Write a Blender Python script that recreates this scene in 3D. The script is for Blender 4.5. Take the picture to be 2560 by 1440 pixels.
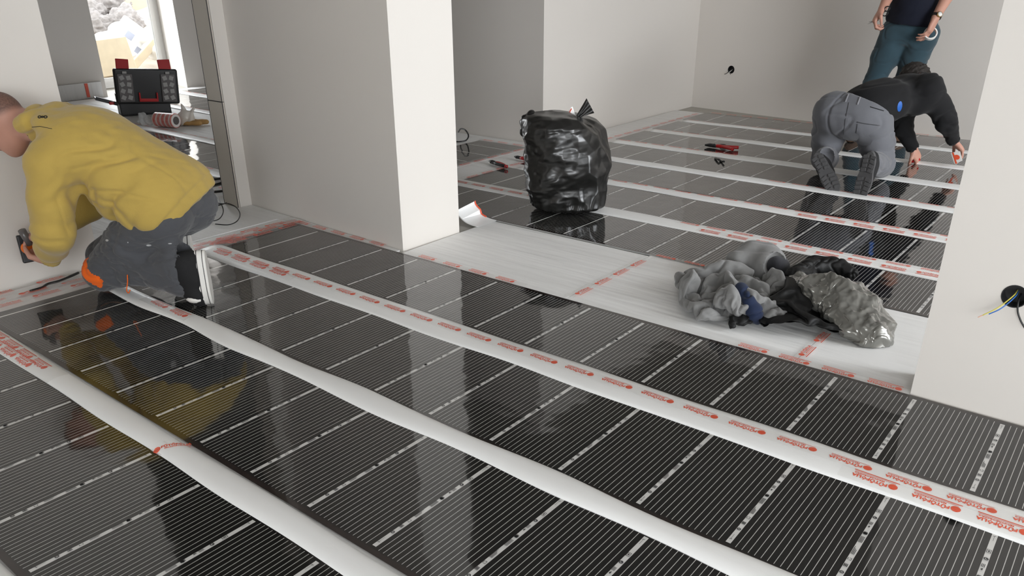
import bpy, bmesh, math, random
import numpy as np
from mathutils import Vector, Matrix, noise, Quaternion

for o in list(bpy.data.objects): bpy.data.objects.remove(o)
SC = bpy.context.scene
COL = SC.collection
PI = math.pi

# ------------------------------------------------------------------ camera
CF, CYAW, CPITCH, CROLL, CH, CYC = 1972.994, 2.2475270, 0.4398612, -0.0056364, 1.2650805, 863.858
def _basis():
    cy, sy = math.cos(CYAW), math.sin(CYAW); cp, sp = math.cos(CPITCH), math.sin(CPITCH)
    F = np.array([cy*cp, sy*cp, -sp]); R = np.array([sy, -cy, 0.]); U = np.cross(R, F)
    c, s = math.cos(CROLL), math.sin(CROLL)
    return c*R+s*U, -s*R+c*U, F
_R, _U, _F = _basis(); _C = np.array([0, 0, CH])
cam = bpy.data.cameras.new('camera'); camo = bpy.data.objects.new('camera', cam); COL.objects.link(camo)
M3 = Matrix(((_R[0], _U[0], -_F[0]), (_R[1], _U[1], -_F[1]), (_R[2], _U[2], -_F[2])))
camo.matrix_world = Matrix.Translation(Vector(_C)) @ M3.to_4x4()
cam.sensor_fit = 'HORIZONTAL'; cam.sensor_width = 36.0; cam.lens = 36.0*CF/2560
cam.shift_y = (CYC-720)/2560.0
cam.clip_start = 0.05; cam.clip_end = 200
SC.camera = camo
# survey helpers: turn a measured direction from the camera station into a place in the room
def _ray(x, y): return _F+_R*(x-1280)/CF-_U*(y-CYC)/CF
def fl(x, y, z=0.0):
    d = _ray(x, y); return Vector(_C+d*((z-CH)/d[2]))
def atY(x, y, Y):
    d = _ray(x, y); return Vector(_C+d*(Y/d[1]))
def atX(x, y, X):
    d = _ray(x, y); return Vector(_C+d*(X/d[0]))

# ------------------------------------------------------------------ view, world, daylight
SC.view_settings.view_transform = 'Standard'; SC.view_settings.look = 'None'
SC.view_settings.gamma = 1.0; SC.view_settings.use_curve_mapping = False
SC.view_settings.exposure = 0.50
W = bpy.data.worlds.new('sky'); SC.world = W; W.use_nodes = True
nt = W.node_tree; bg = nt.nodes['Background']
bg.inputs[0].default_value = (0.93, 0.97, 1.0, 1); bg.inputs[1].default_value = 3.0
def area(name, loc, rot, sx, sy, power, col):
    l = bpy.data.lights.new(name, 'AREA'); l.shape = 'RECTANGLE'; l.size = sx; l.size_y = sy
    l.energy = power; l.color = col
    o = bpy.data.objects.new(name, l); COL.objects.link(o); o.location = loc; o.rotation_euler = rot
    return o
DAY = (0.935, 0.97, 1.01)
# daylight in the openings of the right-hand wall (X+), of the wall behind the camera and of the far left room
area('daylight_near_window', (3.12, 0.3, 1.35), (0, PI/2, 0), 2.2, 3.6, 14, DAY)
area('daylight_far_window', (2.75, 3.95, 1.35), (0, PI/2, math.radians(-33)), 2.2, 1.9, 128, DAY)
area('daylight_rear_window', (2.0, -2.92, 1.5), (PI/2, 0, 0), 2.0, 1.7, 88, DAY)
area('daylight_left_room_window', (-10.30, 5.1, 1.3), (0, -PI/2, 0), 2.2, 0.85, 30, DAY)

# ------------------------------------------------------------------ helpers
def link(o, parent=None):
    COL.objects.link(o)
    if parent is not None: o.parent = parent
    return o
def mesh(name, verts, faces, mat=None, parent=None, smooth=False, mats=None, fmat=None):
    me = bpy.data.meshes.new(name); me.from_pydata([tuple(v) for v in verts], [], [tuple(f) for f in faces]); me.update()
    if mats:
        for m in mats: me.materials.append(m)
        if fmat is not None: me.polygons.foreach_set('material_index', fmat)
    elif mat: me.materials.append(mat)
    if smooth: me.polygons.foreach_set('use_smooth', [True]*len(me.polygons))
    o = bpy.data.objects.new(name, me)
    return link(o, parent)
def tag(o, label=None, cat=None, group=None, kind=None):
    if label: o['label'] = label
    if cat: o['category'] = cat
    if group: o['group'] = group
    if kind: o['kind'] = kind
    return o
def empty(name, loc, label, cat, group=None, rz=0):
    o = bpy.data.objects.new(name, None); link(o); o.location = loc; o.rotation_euler = (0, 0, rz); o.empty_display_size = .05
    return tag(o, label, cat, group)
class MB:
    def __init__(s): s.v = []; s.f = []; s.m = []
    def add(s, v, f, m=0):
        b = len(s.v); s.v += [tuple(p) for p in v]; s.f += [tuple(b+i for i in q) for q in f]; s.m += [m]*len(f)
    def box(s, c, d, rot=None, m=0, bev=0.0):
        x, y, z = d[0]/2, d[1]/2, d[2]/2
        if bev <= 0:
            P = [Vector((i*x, j*y, k*z)) for i in (-1, 1) for j in (-1, 1) for k in (-1, 1)]
            Fc = [(0, 1, 3, 2), (4, 6, 7, 5), (0, 4, 5, 1), (2, 3, 7, 6), (0, 2, 6, 4), (1, 5, 7, 3)]
        else:
            bm = bmesh.new(); bmesh.ops.create_cube(bm, size=1)
            for q in bm.verts: q.co = Vector((q.co.x*d[0], q.co.y*d[1], q.co.z*d[2]))
            bmesh.ops.bevel(bm, geom=bm.edges[:], offset=bev, segments=3, profile=.5, affect='EDGES')
            bm.verts.ensure_lookup_table(); bm.verts.index_update()
            P = [q.co.copy() for q in bm.verts]; Fc = [[q.index for q in f.verts] for f in bm.faces]; bm.free()
        R = Matrix.Identity(3) if rot is None else rot
        c = Vector(c); s.add([R@p+c for p in P], Fc, m)
    def tube(s, pts, r, n=10, m=0, cap=True):
        pts = [Vector(p) for p in pts]; rs = r if isinstance(r, (list, tuple)) else [r]*len(pts)
        V = []; up = None
        for i, p in enumerate(pts):
            t = (pts[min(i+1, len(pts)-1)]-pts[max(i-1, 0)]).normalized()
            if up is None:
                up = t.orthogonal().normalized()
            up = (up-t*up.dot(t))
            up = up.normalized() if up.length > 1e-6 else t.orthogonal().normalized()
            b = t.cross(up)
            for k in range(n):
                a = 2*PI*k/n; V.append(p+(up*math.cos(a)+b*math.sin(a))*rs[i])
        Fc = [(i*n+k, i*n+(k+1) % n, (i+1)*n+(k+1) % n, (i+1)*n+k) for i in range(len(pts)-1) for k in range(n)]
        if cap: Fc += [tuple(range(n))[::-1], tuple((len(pts)-1)*n+k for k in range(n))]
        s.add(V, Fc, m)
    def ball(s, c, r, m=0, nu=16, nv=10, rot=None):
        c = Vector(c); r = r if isinstance(r, (tuple, list)) else (r, r, r); R = rot or Matrix.Identity(3)
        V = [R@Vector((0, 0, r[2]))+c]
        for i in range(1, nv):
            th = PI*i/nv
            for k in range(nu):
                a = 2*PI*k/nu; V.append(R@Vector((r[0]*math.sin(th)*math.cos(a), r[1]*math.sin(th)*math.sin(a), r[2]*math.cos(th)))+c)
        V.append(R@Vector((0, 0, -r[2]))+c)
        Fc = [(0, 1+k, 1+(k+1) % nu) for k in range(nu)]
        for i in range(nv-2):
            for k in range(nu): Fc.append((1+i*nu+k, 1+(i+1)*nu+k, 1+(i+1)*nu+(k+1) % nu, 1+i*nu+(k+1) % nu))
        L = len(V)-1; b = 1+(nv-2)*nu
        Fc += [(L, b+(k+1) % nu, b+k) for k in range(nu)]
        s.add(V, Fc, m)
    def build(s, name, mat, parent=None, smooth=False):
        if isinstance(mat, (list, tuple)): return mesh(name, s.v, s.f, None, parent, smooth, mats=mat, fmat=s.m)
        return mesh(name, s.v, s.f, mat, parent, smooth)
def sstep(a, b, x):
    t = np.clip((x-a)/(b-a), 0, 1); return t*t*(3-2*t)
def smoothpath(pts, n=8):
    pts = [Vector(p) for p in pts]; out = []
    P = [2*pts[0]-pts[1]]+pts+[2*pts[-1]-pts[-2]]
    for i in range(1, len(P)-2):
        for k in range(n):
            t = k/n; a, b, c, d = P[i-1], P[i], P[i+1], P[i+2]
            out.append(.5*((2*b)+(c-a)*t+(2*a-5*b+4*c-d)*t*t+(3*b-a-3*c+d)*t**3))
    out.append(pts[-1]); return out

# ------------------------------------------------------------------ materials
def mat(name, col=(.8, .8, .8), rough=.5, metal=0, spec=.5, bump=None, coat=0, var=0.0, varscale=3, sheen=0):
    """bump=(scale, strength, distance)"""
    m = bpy.data.materials.new(name); m.use_nodes = True; N = m.node_tree; b = N.nodes['Principled BSDF']
    b.inputs['Base Color'].default_value = (*col, 1); b.inputs['Roughness'].default_value = rough
    b.inputs['Metallic'].default_value = metal; b.inputs['Specular IOR Level'].default_value = spec
    b.inputs['Coat Weight'].default_value = coat
    if sheen: b.inputs['Sheen Weight'].default_value = sheen
    tc = N.nodes.new('ShaderNodeTexCoord')
    if var > 0:
        nz = N.nodes.new('ShaderNodeTexNoise'); nz.inputs['Scale'].default_value = varscale; nz.inputs['Detail'].default_value = 5
        N.links.new(tc.outputs['Object'], nz.inputs['Vector'])
        mx = N.nodes.new('ShaderNodeMix'); mx.data_type = 'RGBA'
        mx.inputs['A'].default_value = (*[c*(1-var) for c in col], 1); mx.inputs['B'].default_value = (*[min(1, c*(1+var)) for c in col], 1)
        N.links.new(nz.outputs['Fac'], mx.inputs['Factor']); N.links.new(mx.outputs['Result'], b.inputs['Base Color'])
    if bump:
        nz = N.nodes.new('ShaderNodeTexNoise'); nz.inputs['Scale'].default_value = bump[0]; nz.inputs['Detail'].default_value = 6
        N.links.new(tc.outputs['Object'], nz.inputs['Vector'])
        bp = N.nodes.new('ShaderNodeBump'); bp.inputs['Strength'].default_value = bump[1]; bp.inputs['Distance'].default_value = bump[2]
        N.links.new(nz.outputs['Fac'], bp.inputs['Height']); N.links.new(bp.outputs['Normal'], b.inputs['Normal'])
    return m
M = {}
M['wall'] = mat('wall_paint', (.706, .668, .624), .75, bump=(6, .1, .01), spec=.25, var=.012, varscale=1.5)
M['ceil'] = mat('ceiling_paint', (.33, .315, .295), .85)
M['screed'] = mat('concrete_screed', (.44, .42, .38), .8, var=.08, varscale=5, bump=(30, .1, .003))
M['steel'] = mat('raw_steel_profile', (.60, .555, .49), .6, metal=.05, var=.08, varscale=4)
M['board'] = mat('plasterboard_edge', (.74, .72, .69), .8)
M['pvc'] = mat('white_pvc', (.85, .85, .84), .3)
M['print'] = mat('orange_print', (.80, .095, .035), .45)
M['print_pale'] = mat('orange_print_pale', (.80, .135, .085), .5)
M['black_plastic'] = mat('black_plastic', (.012, .012, .013), .4)
M['red_plastic'] = mat('red_plastic', (.45, .01, .012), .35)
M['orange_plastic'] = mat('orange_plastic', (.80, .16, .01), .4)
M['cable'] = mat('black_cable_sheath', (.01, .01, .01), .4)
M['ink'] = mat('black_ink', (.03, .03, .032), .5)
M['paper'] = mat('paper_label', (.8, .78, .75), .6)

def node(N, t, **k):
    n = N.nodes.new(t)
    for a, b in k.items(): setattr(n, a, b)
    return n
def math_(N, op, a, b=None, c=None):
    n = N.nodes.new('ShaderNodeMath'); n.operation = op
    for i, v in enumerate((a, b, c)):
        if v is None: continue
        if isinstance(v, (int, float)): n.inputs[i].default_value = v
        else: N.links.new(v, n.inputs[i])
    return n.outputs[0]
CELL = 0.2526472
def film_material():
    """carbon film: object X along the sheet (a bar every CELL), object Y across it (0 .. 0.49)"""
    m = bpy.data.materials.new('carbon_heating_film'); m.use_nodes = True; N = m.node_tree; b = N.nodes['Principled BSDF']
    tc = node(N, 'ShaderNodeTexCoord'); sp = node(N, 'ShaderNodeSeparateXYZ'); N.links.new(tc.outputs['Object'], sp.inputs[0])
    X, Y = sp.outputs[0], sp.outputs[1]
    u = math_(N, 'MULTIPLY', math_(N, 'FRACT', math_(N, 'DIVIDE', math_(N, 'ADD', X, 0.0065), CELL)), CELL)   # metres inside the cell; bar 0 .. .013
    bar = math_(N, 'LESS_THAN', u, 0.013)
    inY = math_(N, 'MULTIPLY', math_(N, 'GREATER_THAN', Y, 0.025), math_(N, 'LESS_THAN', Y, 0.465))
    inY2 = math_(N, 'MULTIPLY', math_(N, 'GREATER_THAN', Y, 0.0195), math_(N, 'LESS_THAN', Y, 0.4705))
    pitch = (CELL-0.013)/15.0
    l = math_(N, 'FRACT', math_(N, 'DIVIDE', math_(N, 'SUBTRACT', u, 0.013-0.0008+pitch*0.5+0.0), pitch))
    # distance from the line centre; narrow in the middle, tapering at the ends
    d = math_(N, 'MULTIPLY', math_(N, 'ABSOLUTE', math_(N, 'SUBTRACT', l, 0.5)), pitch)
    line = math_(N, 'LESS_THAN', d, 0.00080)
    notbar = math_(N, 'GREATER_THAN', u, 0.0175)
    line = math_(N, 'MULTIPLY', math_(N, 'MULTIPLY', line, notbar), inY2)
    line = math_(N, 'MULTIPLY', line, math_(N, 'LESS_THAN', u, CELL-0.004))
    barm = math_(N, 'MULTIPLY', bar, inY)
    c1 = node(N, 'ShaderNodeMix', data_type='RGBA'); c1.inputs['A'].default_value = (.006, .0058, .0055, 1); c1.inputs['B'].default_value = (.56, .55, .53, 1)
    N.links.new(line, c1.inputs['Factor'])
    c2 = node(N, 'ShaderNodeMix', data_type='RGBA'); c2.inputs['B'].default_value = (.66, .65, .63, 1)
    N.links.new(c1.outputs['Result'], c2.inputs['A']); N.links.new(barm, c2.inputs['Factor'])
    # copper bus bars near the two long edges show as dark brown
    e = math_(N, 'MINIMUM', Y, math_(N, 'SUBTRACT', 0.49, Y))
    em = math_(N, 'LESS_THAN', e, 0.016)
    c3 = node(N, 'ShaderNodeMix', data_type='RGBA'); c3.inputs['B'].default_value = (.020, .012, .010, 1)
    N.links.new(c2.outputs['Result'], c3.inputs['A']); N.links.new(em, c3.inputs['Factor'])
    N.links.new(c3.outputs['Result'], b.inputs['Base Color'])
    b.inputs['Roughness'].default_value = .07; b.inputs['IOR'].default_value = 1.5
    b.inputs['Coat Weight'].default_value = .32; b.inputs['Coat Roughness'].default_value = .03; b.inputs['Coat IOR'].default_value = 1.5
    nz = node(N, 'ShaderNodeTexNoise'); nz.inputs['Scale'].default_value = 5.0; nz.inputs['Detail'].default_value = 2
    N.links.new(tc.outputs['Object'], nz.inputs['Vector'])
    bp = node(N, 'ShaderNodeBump'); bp.inputs['Strength'].default_value = .25; bp.inputs['Distance'].default_value = .010
    N.links.new(nz.outputs['Fac'], bp.inputs['Height'])
    N.links.new(bp.outputs['Normal'], b.inputs['Normal']); N.links.new(bp.outputs['Normal'], b.inputs['Coat Normal'])
    return m
M['film'] = film_material()
def foam_material(name, col, rough=.55):
    m = bpy.data.materials.new(name); m.use_nodes = True; N = m.node_tree; b = N.nodes['Principled BSDF']
    b.inputs['Base Color'].default_value = (*col, 1); b.inputs['Roughness'].default_value = rough; b.inputs['Specular IOR Level'].default_value = .35
    tc = node(N, 'ShaderNodeTexCoord'); mp = node(N, 'ShaderNodeMapping'); mp.inputs['Scale'].default_value = (.9, 7.5, 1); mp.inputs['Rotation'].default_value = (0, 0, .55)
    N.links.new(tc.outputs['Object'], mp.inputs[0])
    nz = node(N, 'ShaderNodeTexNoise'); nz.inputs['Scale'].default_value = 1.6; nz.inputs['Detail'].default_value = 2
    N.links.new(mp.outputs[0], nz.inputs['Vector'])
    n2 = node(N, 'ShaderNodeTexNoise'); n2.inputs['Scale'].default_value = 260; n2.inputs['Detail'].default_value = 3
    N.links.new(tc.outputs['Object'], n2.inputs['Vector'])
    s = math_(N, 'ADD', nz.outputs['Fac'], math_(N, 'MULTIPLY', n2.outputs['Fac'], .04))
    bp = node(N, 'ShaderNodeBump'); bp.inputs['Strength'].default_value = .55; bp.inputs['Distance'].default_value = .022
    N.links.new(s, bp.inputs['Height']); N.links.new(bp.outputs['Normal'], b.inputs['Normal'])
    return m
M['foam'] = foam_material('white_foam_underlay', (.82, .815, .80))
M['strip'] = mat('white_foam_strip', (.90, .90, .89), .4, bump=(90, .15, .002), spec=.5)
def clear_tape():
    m = bpy.data.materials.new('clear_tape'); m.use_nodes = True; N = m.node_tree; b = N.nodes['Principled BSDF']
    b.inputs['Base Color'].default_value = (.9, .88, .85, 1); b.inputs['Roughness'].default_value = .15; b.inputs['Alpha'].default_value = .22
    b.inputs['Specular IOR Level'].default_value = .6
    return m
M['tape'] = clear_tape()

# ------------------------------------------------------------------ the room shell
def struct(name, mb, m, parent=None):
    o = mb.build(name, m, parent); o['kind'] = 'structure'; return o
def wall_box(name, x0, x1, y0, y1, z0=-0.05, z1=2.7, m='wall'):
    b = MB(); b.box(((x0+x1)/2, (y0+y1)/2, (z0+z1)/2), (x1-x0, y1-y0, z1-z0)); return struct(name, b, M[m])
b = MB(); b.box((-4, 2.6, -0.06), (14.9, 11.6, 0.1)); struct('floor', b, M['screed'])
b = MB(); b.box((-4, 2.6, 2.75), (14.9, 11.6, 0.1)); struct('ceiling', b, M['ceil'])
LWX = -3.83
# partition with the doorway to the left room
wall_box('wall_left', LWX-0.13, LWX, -3.0, 1.585)
b = MB(); _q = [(-4.202, 2.700), (-2.825, 2.640), (-2.812, 3.05), (-4.20, 3.05)]
b.add([(x, y, -.05) for x, y in _q]+[(x, y, 2.7) for x, y in _q], [(3, 2, 1, 0), (4, 5, 6, 7)]+[(i, (i+1) % 4, 4+(i+1) % 4, 4+i) for i in range(4)]); struct('wall_left_pier', b, M['wall'])
# raw end of the thin partition beside the doorway: white jamb face and steel profile
b = MB(); b.box((-4.275, 2.83, 1.3), (.146, .42, 2.7)); struct('wall_left_stub', b, M['wall'])
b = MB(); b.box((-4.275, 2.612, .30), (.140, .012, .62)); b.box((-4.275, 2.612, 1.665), (.140, .012, 2.10)); struct('trim_1', b, M['steel'])
wall_box('wall_right', -0.409, 3.2, 2.613, 2.78)
wall_box('wall_middle_pier', -4.86, -3.9, 5.27, 8.0)
# slightly skewed back wall
_a = -math.atan2(.335, 2.754); b = MB(); b.box((-2.55+.007, 7.737+.06, 1.35), (3.2, .12, 2.8), Matrix.Rotation(_a, 3, 'Z')); struct('wall_back', b, M['wall'])
b = MB(); b.box((1.1, 7.605, 1.35), (4.2, .12, 2.8)); struct('wall_back_corner', b, M['wall'])
wall_box('wall_far_left_back', -11.0, -4.8, 6.62, 6.76)
wall_box('wall_far_left_side', -9.95, -9.67, 1.0, 4.53)
b = MB(); _q = [(-9.66, 5.54), (-9.66, 6.6), (-10.6, 6.6), (-10.6, 5.80)]
b.add([(x, y, -.05) for x, y in _q]+[(x, y, 2.7) for x, y in _q], [(3, 2, 1, 0), (4, 5, 6, 7)]+[(i, (i+1) % 4, 4+(i+1) % 4, 4+i) for i in range(4)]); struct('wall_window_pier', b, M['wall'])
wall_box('wall_window_left', -10.6, -10.4, 1.0, 4.6)
wall_box('wall_far_left_front', -11.0, -3.96, 0.86, 1.0)
wall_box('wall_rear_left', -4.0, 1.0, -3.14, -3.0); wall_box('wall_rear_right', 3.0, 3.3, -3.14, -3.0)
wall_box('wall_rear_sill', 1.0, 3.0, -3.14, -3.0, -.05, .62); wall_box('wall_rear_head', 1.0, 3.0, -3.14, -3.0, 2.4, 2.7)
# right-hand outer wall with two wide openings
for nm, y0, y1, z0, z1 in (('wall_outer_near', -3.1, -1.6, -.05, 2.7), ('wall_outer_middle', 2.2, 2.9, -.05, 2.7), ('wall_outer_far', 5.0, 7.8, -.05, 2.7),
                           ('wall_outer_sill_near', -1.6, 2.2, -.05, .2), ('wall_outer_sill_far', 2.9, 5.0, -.05, .2),
                           ('wall_outer_head_near', -1.6, 2.2, 2.5, 2.7), ('wall_outer_head_far', 2.9, 5.0, 2.5, 2.7)):
    wall_box(nm, 3.2, 3.4, y0, y1, z0, z1)
# ------------------------------------------------------------------ floor build-up: foam, films, strips, printed tape
ZF = 0.001          # top of the foam underlay
def flatsheet(name, x0, x1, y0, y1, z, m, nx=2, ny=2, th=.003):
    V = [(x0+(x1-x0)*i/nx, y0+(y1-y0)*j/ny, z) for j in range(ny+1) for i in range(nx+1)]
    Fc = [(j*(nx+1)+i, j*(nx+1)+i+1, (j+1)*(nx+1)+i+1, (j+1)*(nx+1)+i) for j in range(ny) for i in range(nx)]
    return mesh(name, V, Fc, m)
def foam(name, x0, x1, y0, y1, label, z=ZF, group=None):
    b = MB(); b.box(((x0+x1)/2, (y0+y1)/2, z-.005), (x1-x0, y1-y0, .010)); o = b.build(name, M['foam']); return tag(o, label, 'foam underlay', group)
foam('foam_underlay', -3.80, 3.15, -2.9, 2.60, 'white foam underlay under the films of the nearest room', -.0005)
foam('foam_underlay', -2.80, -1.80, 2.60, 3.32, 'bare white rippled foam sheet between the pillar corner and the taped seam')
foam('foam_underlay', -1.795, -0.80, 2.60, 3.335, 'bare white foam sheet under the heap of clothes')
foam('foam_underlay', -0.797, 3.1, 2.80, 3.35, 'bare white foam sheet running behind the right wall', .0008)
foam('foam_underlay', -0.797, -0.41, 2.60, 2.80, 'small bare foam piece against the right wall corner', .0008)
foam('foam_underlay', -3.88, 3.15, 3.355, 7.53, 'white foam underlay under the films of the back room', 0.0002)
foam('foam_underlay', -9.6, -4.87, 3.1, 6.60, 'white foam underlay of the far left room beyond the pillar', 0.0002)
foam('foam_underlay', -4.865, -3.885, 3.1, 5.255, 'white foam underlay in front of the middle wall', 0.0002)
foam('foam_underlay', -9.6, -4.36, 1.05, 3.09, 'white foam underlay of the left room behind the doorway', 0.0004)
_o = mesh('foam_underlay', [(-4.195, 2.603, -.0005), (-2.845, 2.603, -.0005), (-2.845, 2.636, -.0005), (-4.195, 2.694, -.0005), (-4.195, 2.603, -.009), (-2.845, 2.603, -.009), (-2.845, 2.636, -.009), (-4.195, 2.694, -.009)], [(0, 1, 2, 3), (7, 6, 5, 4), (0, 4, 5, 1), (1, 5, 6, 2), (2, 6, 7, 3), (3, 7, 4, 0)], M['foam'])
tag(_o, 'narrow white foam wedge along the foot of the big pillar', 'foam underlay')
foam('foam_underlay', -4.355, -3.81, 1.70, 2.60, 'white foam piece lying in the doorway')

def film(x0, x1, y0, phase, label, amp=.0012, group='black heating film sheets', rz=0, origin=None, nm='heating_film', seed=0):
    """sheet whose local X runs along it. phase = world X of one bar's centre"""
    L = x1-x0; nx = max(4, int(L/.05)); ny = 10; Wd = .49
    ox = phase-CELL*round((phase-x0)/CELL)          # bar nearest to the start
    V = []
    for j in range(ny+1):
        for i in range(nx+1):
            X = x0-ox+L*i/nx; Y = Wd*j/ny
            z = amp*(noise.noise(Vector((X*2.1+seed*7, Y*3+seed, 1.3)))+.5*noise.noise(Vector((X*5+seed, Y*6, 5.3))))
            V.append((X, Y, z))
    Fc = [(j*(nx+1)+i, j*(nx+1)+i+1, (j+1)*(nx+1)+i+1, (j+1)*(nx+1)+i) for j in range(ny) for i in range(nx)]
    o = mesh(nm, V, Fc, M['film'], smooth=True)
    if origin is None: o.location = (ox, y0, ZF+.0035)
    else: o.location = origin; o.rotation_euler = (0, 0, rz)
    return tag(o, label, 'heating film', group)

# symbols printed on the light label bars (little marks, one mesh per sheet)
def bar_symbols(fo, xs, lo=.03, hi=.46, detail=True):
    b = MB()
    def q(x0, x1, y0, y1): b.add([(x0, y0, 0), (x1, y0, 0), (x1, y1, 0), (x0, y1, 0)], [(0, 1, 2, 3)])
    def disc(cx, cy, r, r0=0, n=14):
        if r0 == 0: b.add([(cx+r*math.cos(2*PI*k/n), cy+r*math.sin(2*PI*k/n), 0) for k in range(n)], [tuple(range(n))])
        else: b.add([(cx+rr*math.cos(2*PI*k/n), cy+rr*math.sin(2*PI*k/n), 0) for rr in (r0, r) for k in range(n)], [(k, (k+1) % n, n+(k+1) % n, n+k) for k in range(n)])
    for x in xs:
        if detail:
            for yy, d in ((.040, 1), (.450, -1)):                      # scissors marks with a dashed cut line
                q(x-.0035, x+.0035, yy-.0006, yy+.0006); b.add([(x-.003, yy-.003, 0), (x-.002, yy-.003, 0), (x+.003, yy+.003, 0), (x+.002, yy+.003, 0)], [(0, 1, 2, 3)])
                q(x-.0004, x+.0004, min(yy, yy+d*.022), max(yy, yy+d*.022))
        disc(x, .088, .0052, .0028); disc(x, .088, .0012)
        for k in range(3): q(x-.0045+k*.0032, x-.0025+k*.0032, .112, .124)
        q(x-.0045, x+.0045, .1175, .1185)
        q(x-.0045, x-.0032, .140, .150); q(x-.001, x+.0045, .140, .1414); q(x-.001, x+.0045, .1486, .150); q(x+.0034, x+.0045, .14, .15)
        for k in range(3): q(x-.0045+k*.003, x-.0030+k*.003, .166, .166+.030-.004*k)
        q(x-.004, x-.003, .196, .202)
        for k in range(4): q(x-.0045+k*.0025, x-.0032+k*.0025, .222, .250)
        for k in range(5): q(x-.006+abs(k-2)*.0009, x+.006-abs(k-2)*.0009, .2605+k*.0026, .2623+k*.0026)
        disc(x, .2655, .0050)
        b.add([(x-.003, .296, 0), (x+.001, .294, 0), (x+.001, .304, 0), (x-.003, .300, 0)], [(0, 1, 2, 3)])
        for k in range(3): q(x-.0045+k*.003, x-.0031+k*.003, .308, .322)
        disc(x, .345, .0055, .0030); disc(x+.001, .346, .0018)
        q(x-.0050, x+.0050, .372, .3733); q(x-.0050, x+.0050, .3857, .387); q(x-.0050, x-.0038, .372, .387); q(x+.0038, x+.0050, .372, .387); q(x-.0015, x+.0015, .376, .383)
    me = fo.data; me.materials.append(M['ink']); n0 = len(me.vertices); bm = bmesh.new(); bm.from_mesh(me)
    vs = [bm.verts.new((p[0], p[1], .0022)) for p in b.v]
    for q_ in b.f: bm.faces.new([vs[i] for i in q_]).material_index = 1
    bm.to_mesh(me); bm.free(); return fo
def film_bars(fo):
    xs = [v.co.x for v in fo.data.vertices]; a, c = min(xs), max(xs); k = math.ceil((a+.008)/CELL); r = []
    while k*CELL < c-.008: r.append(k*CELL); k += 1
    return r
def world_bars(fo, x0, x1):
    return [x for x in film_bars(fo) if x0 < x+fo.location.x < x1]

near = [(-3.55, .45, -.185, -2.9, 'heating film strip running out of the bottom left corner of the photo', -2),
        (-3.58, 3.15, .396, -2.803, 'heating film on the near side of the wide plain white strip', -1),
        (-3.56, 3.15, .960, -2.9952, 'heating film that reflects the yellow sweater, kneeling man at its head', 0),
        (-3.60, 3.15, 1.505, -1.5655, 'heating film between the plain wavy strip and the strip with orange lettering', 1),
        (-3.665, 3.15, 2.108, -1.1433, 'heating film along the pillar foot and the right wall', 2)]
for x0, x1, y0, ph, lab, s in near:
    f_ = film(x0, x1, y0, ph, lab, seed=s)
    bar_symbols(f_, world_bars(f_, -3.3, .35))
far = [(-4.7, 3.1, 3.335, -2.8429, 'heating film under the black rubbish bag, along the bare foam'),
       (-3.59, 3.1, 3.937, -2.3424, 'heating film starting beside the pliers, second from the bare foam'),
       (-3.585, 3.1, 4.573, -2.603, 'heating film behind the rubbish bag, third from the bare foam'),
       (-3.56, 3.1, 5.185, -3.0929, 'heating film passing under the toes of the kneeling man in black'),
       (-3.545, 3.1, 5.817, -3.3349, 'heating film with the open red-handled pliers on it'),
       (-3.545, 3.1, 6.443, -3.3463, 'heating film second from the back wall'),
       (-3.56, 3.1, 7.046, -3.3397, 'heating film running along the back wall')]
for s, (x0, x1, y0, ph, lab) in enumerate(far):
    f_ = film(x0, x1, y0, ph, lab, seed=s+10)
    bar_symbols(f_, world_bars(f_, -3.0, .2), detail=False)
film(3.95, 5.08, 0, 4.40, 'short heating film turned sideways by the foot of the middle wall', rz=PI/2, origin=(-3.93, 3.8947, ZF+.0035), seed=21)

# white raised strips between the sheets
def strip_profile(t): return 1-abs(2*t-1)**3
def strip(name, x0, x1, ylo, yhi, h, label, wav=.006, seed=0, group='white strips between the heating films', tilt=0.):
    nx = int((x1-x0)/.04)+1; ny = 10; V = []
    def yb(x):
        a = ylo+wav*noise.noise(Vector((x*2.3+seed*3.1, 0, seed)))+wav*.4*math.sin(x*9+seed)
        c = yhi+wav*noise.noise(Vector((x*2.3+seed*3.1+40, 3, seed)))+wav*.4*math.sin(x*8+seed*2)
        return a, c
    for i in range(nx+1):
        x = x0+(x1-x0)*i/nx; a, c = yb(x); hh = h*(1+.25*noise.noise(Vector((x*3, seed, 9))))
        for j in range(ny+1):
            t = j/ny; V.append((x, a+(c-a)*t, ZF+.0045+hh*strip_profile(t)))
    Fc = [(i*(ny+1)+j, (i+1)*(ny+1)+j, (i+1)*(ny+1)+j+1, i*(ny+1)+j+1) for i in range(nx) for j in range(ny)]
    # underside so that the strip has thickness
    nb = len(V); V += [(v[0], v[1], ZF+.003) for v in V[:nb]]
    Fc += [tuple(nb+k for k in f[::-1]) for f in Fc[:]]
    for i in range(nx):
        a, c = i*(ny+1), (i+1)*(ny+1); Fc += [(a, nb+a, nb+c, c), (c+ny, nb+c+ny, nb+a+ny, a+ny)]
    Fc += [(j+1, nb+j+1, nb+j, j) for j in range(ny)]+[(nx*(ny+1)+j, nb+nx*(ny+1)+j, nb+nx*(ny+1)+j+1, nx*(ny+1)+j+1) for j in range(ny)]
    o = mesh(name, V, Fc, M['strip'], smooth=True)
    tag(o, label, 'foam strip', group)
    def surf(x, y):
        a, c = yb(x); t = min(1, max(0, (y-a)/(c-a))); hh = h*(1+.25*noise.noise(Vector((x*3, seed, 9))))
        return ZF+.0045+hh*strip_profile(t)
    return surf

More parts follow.
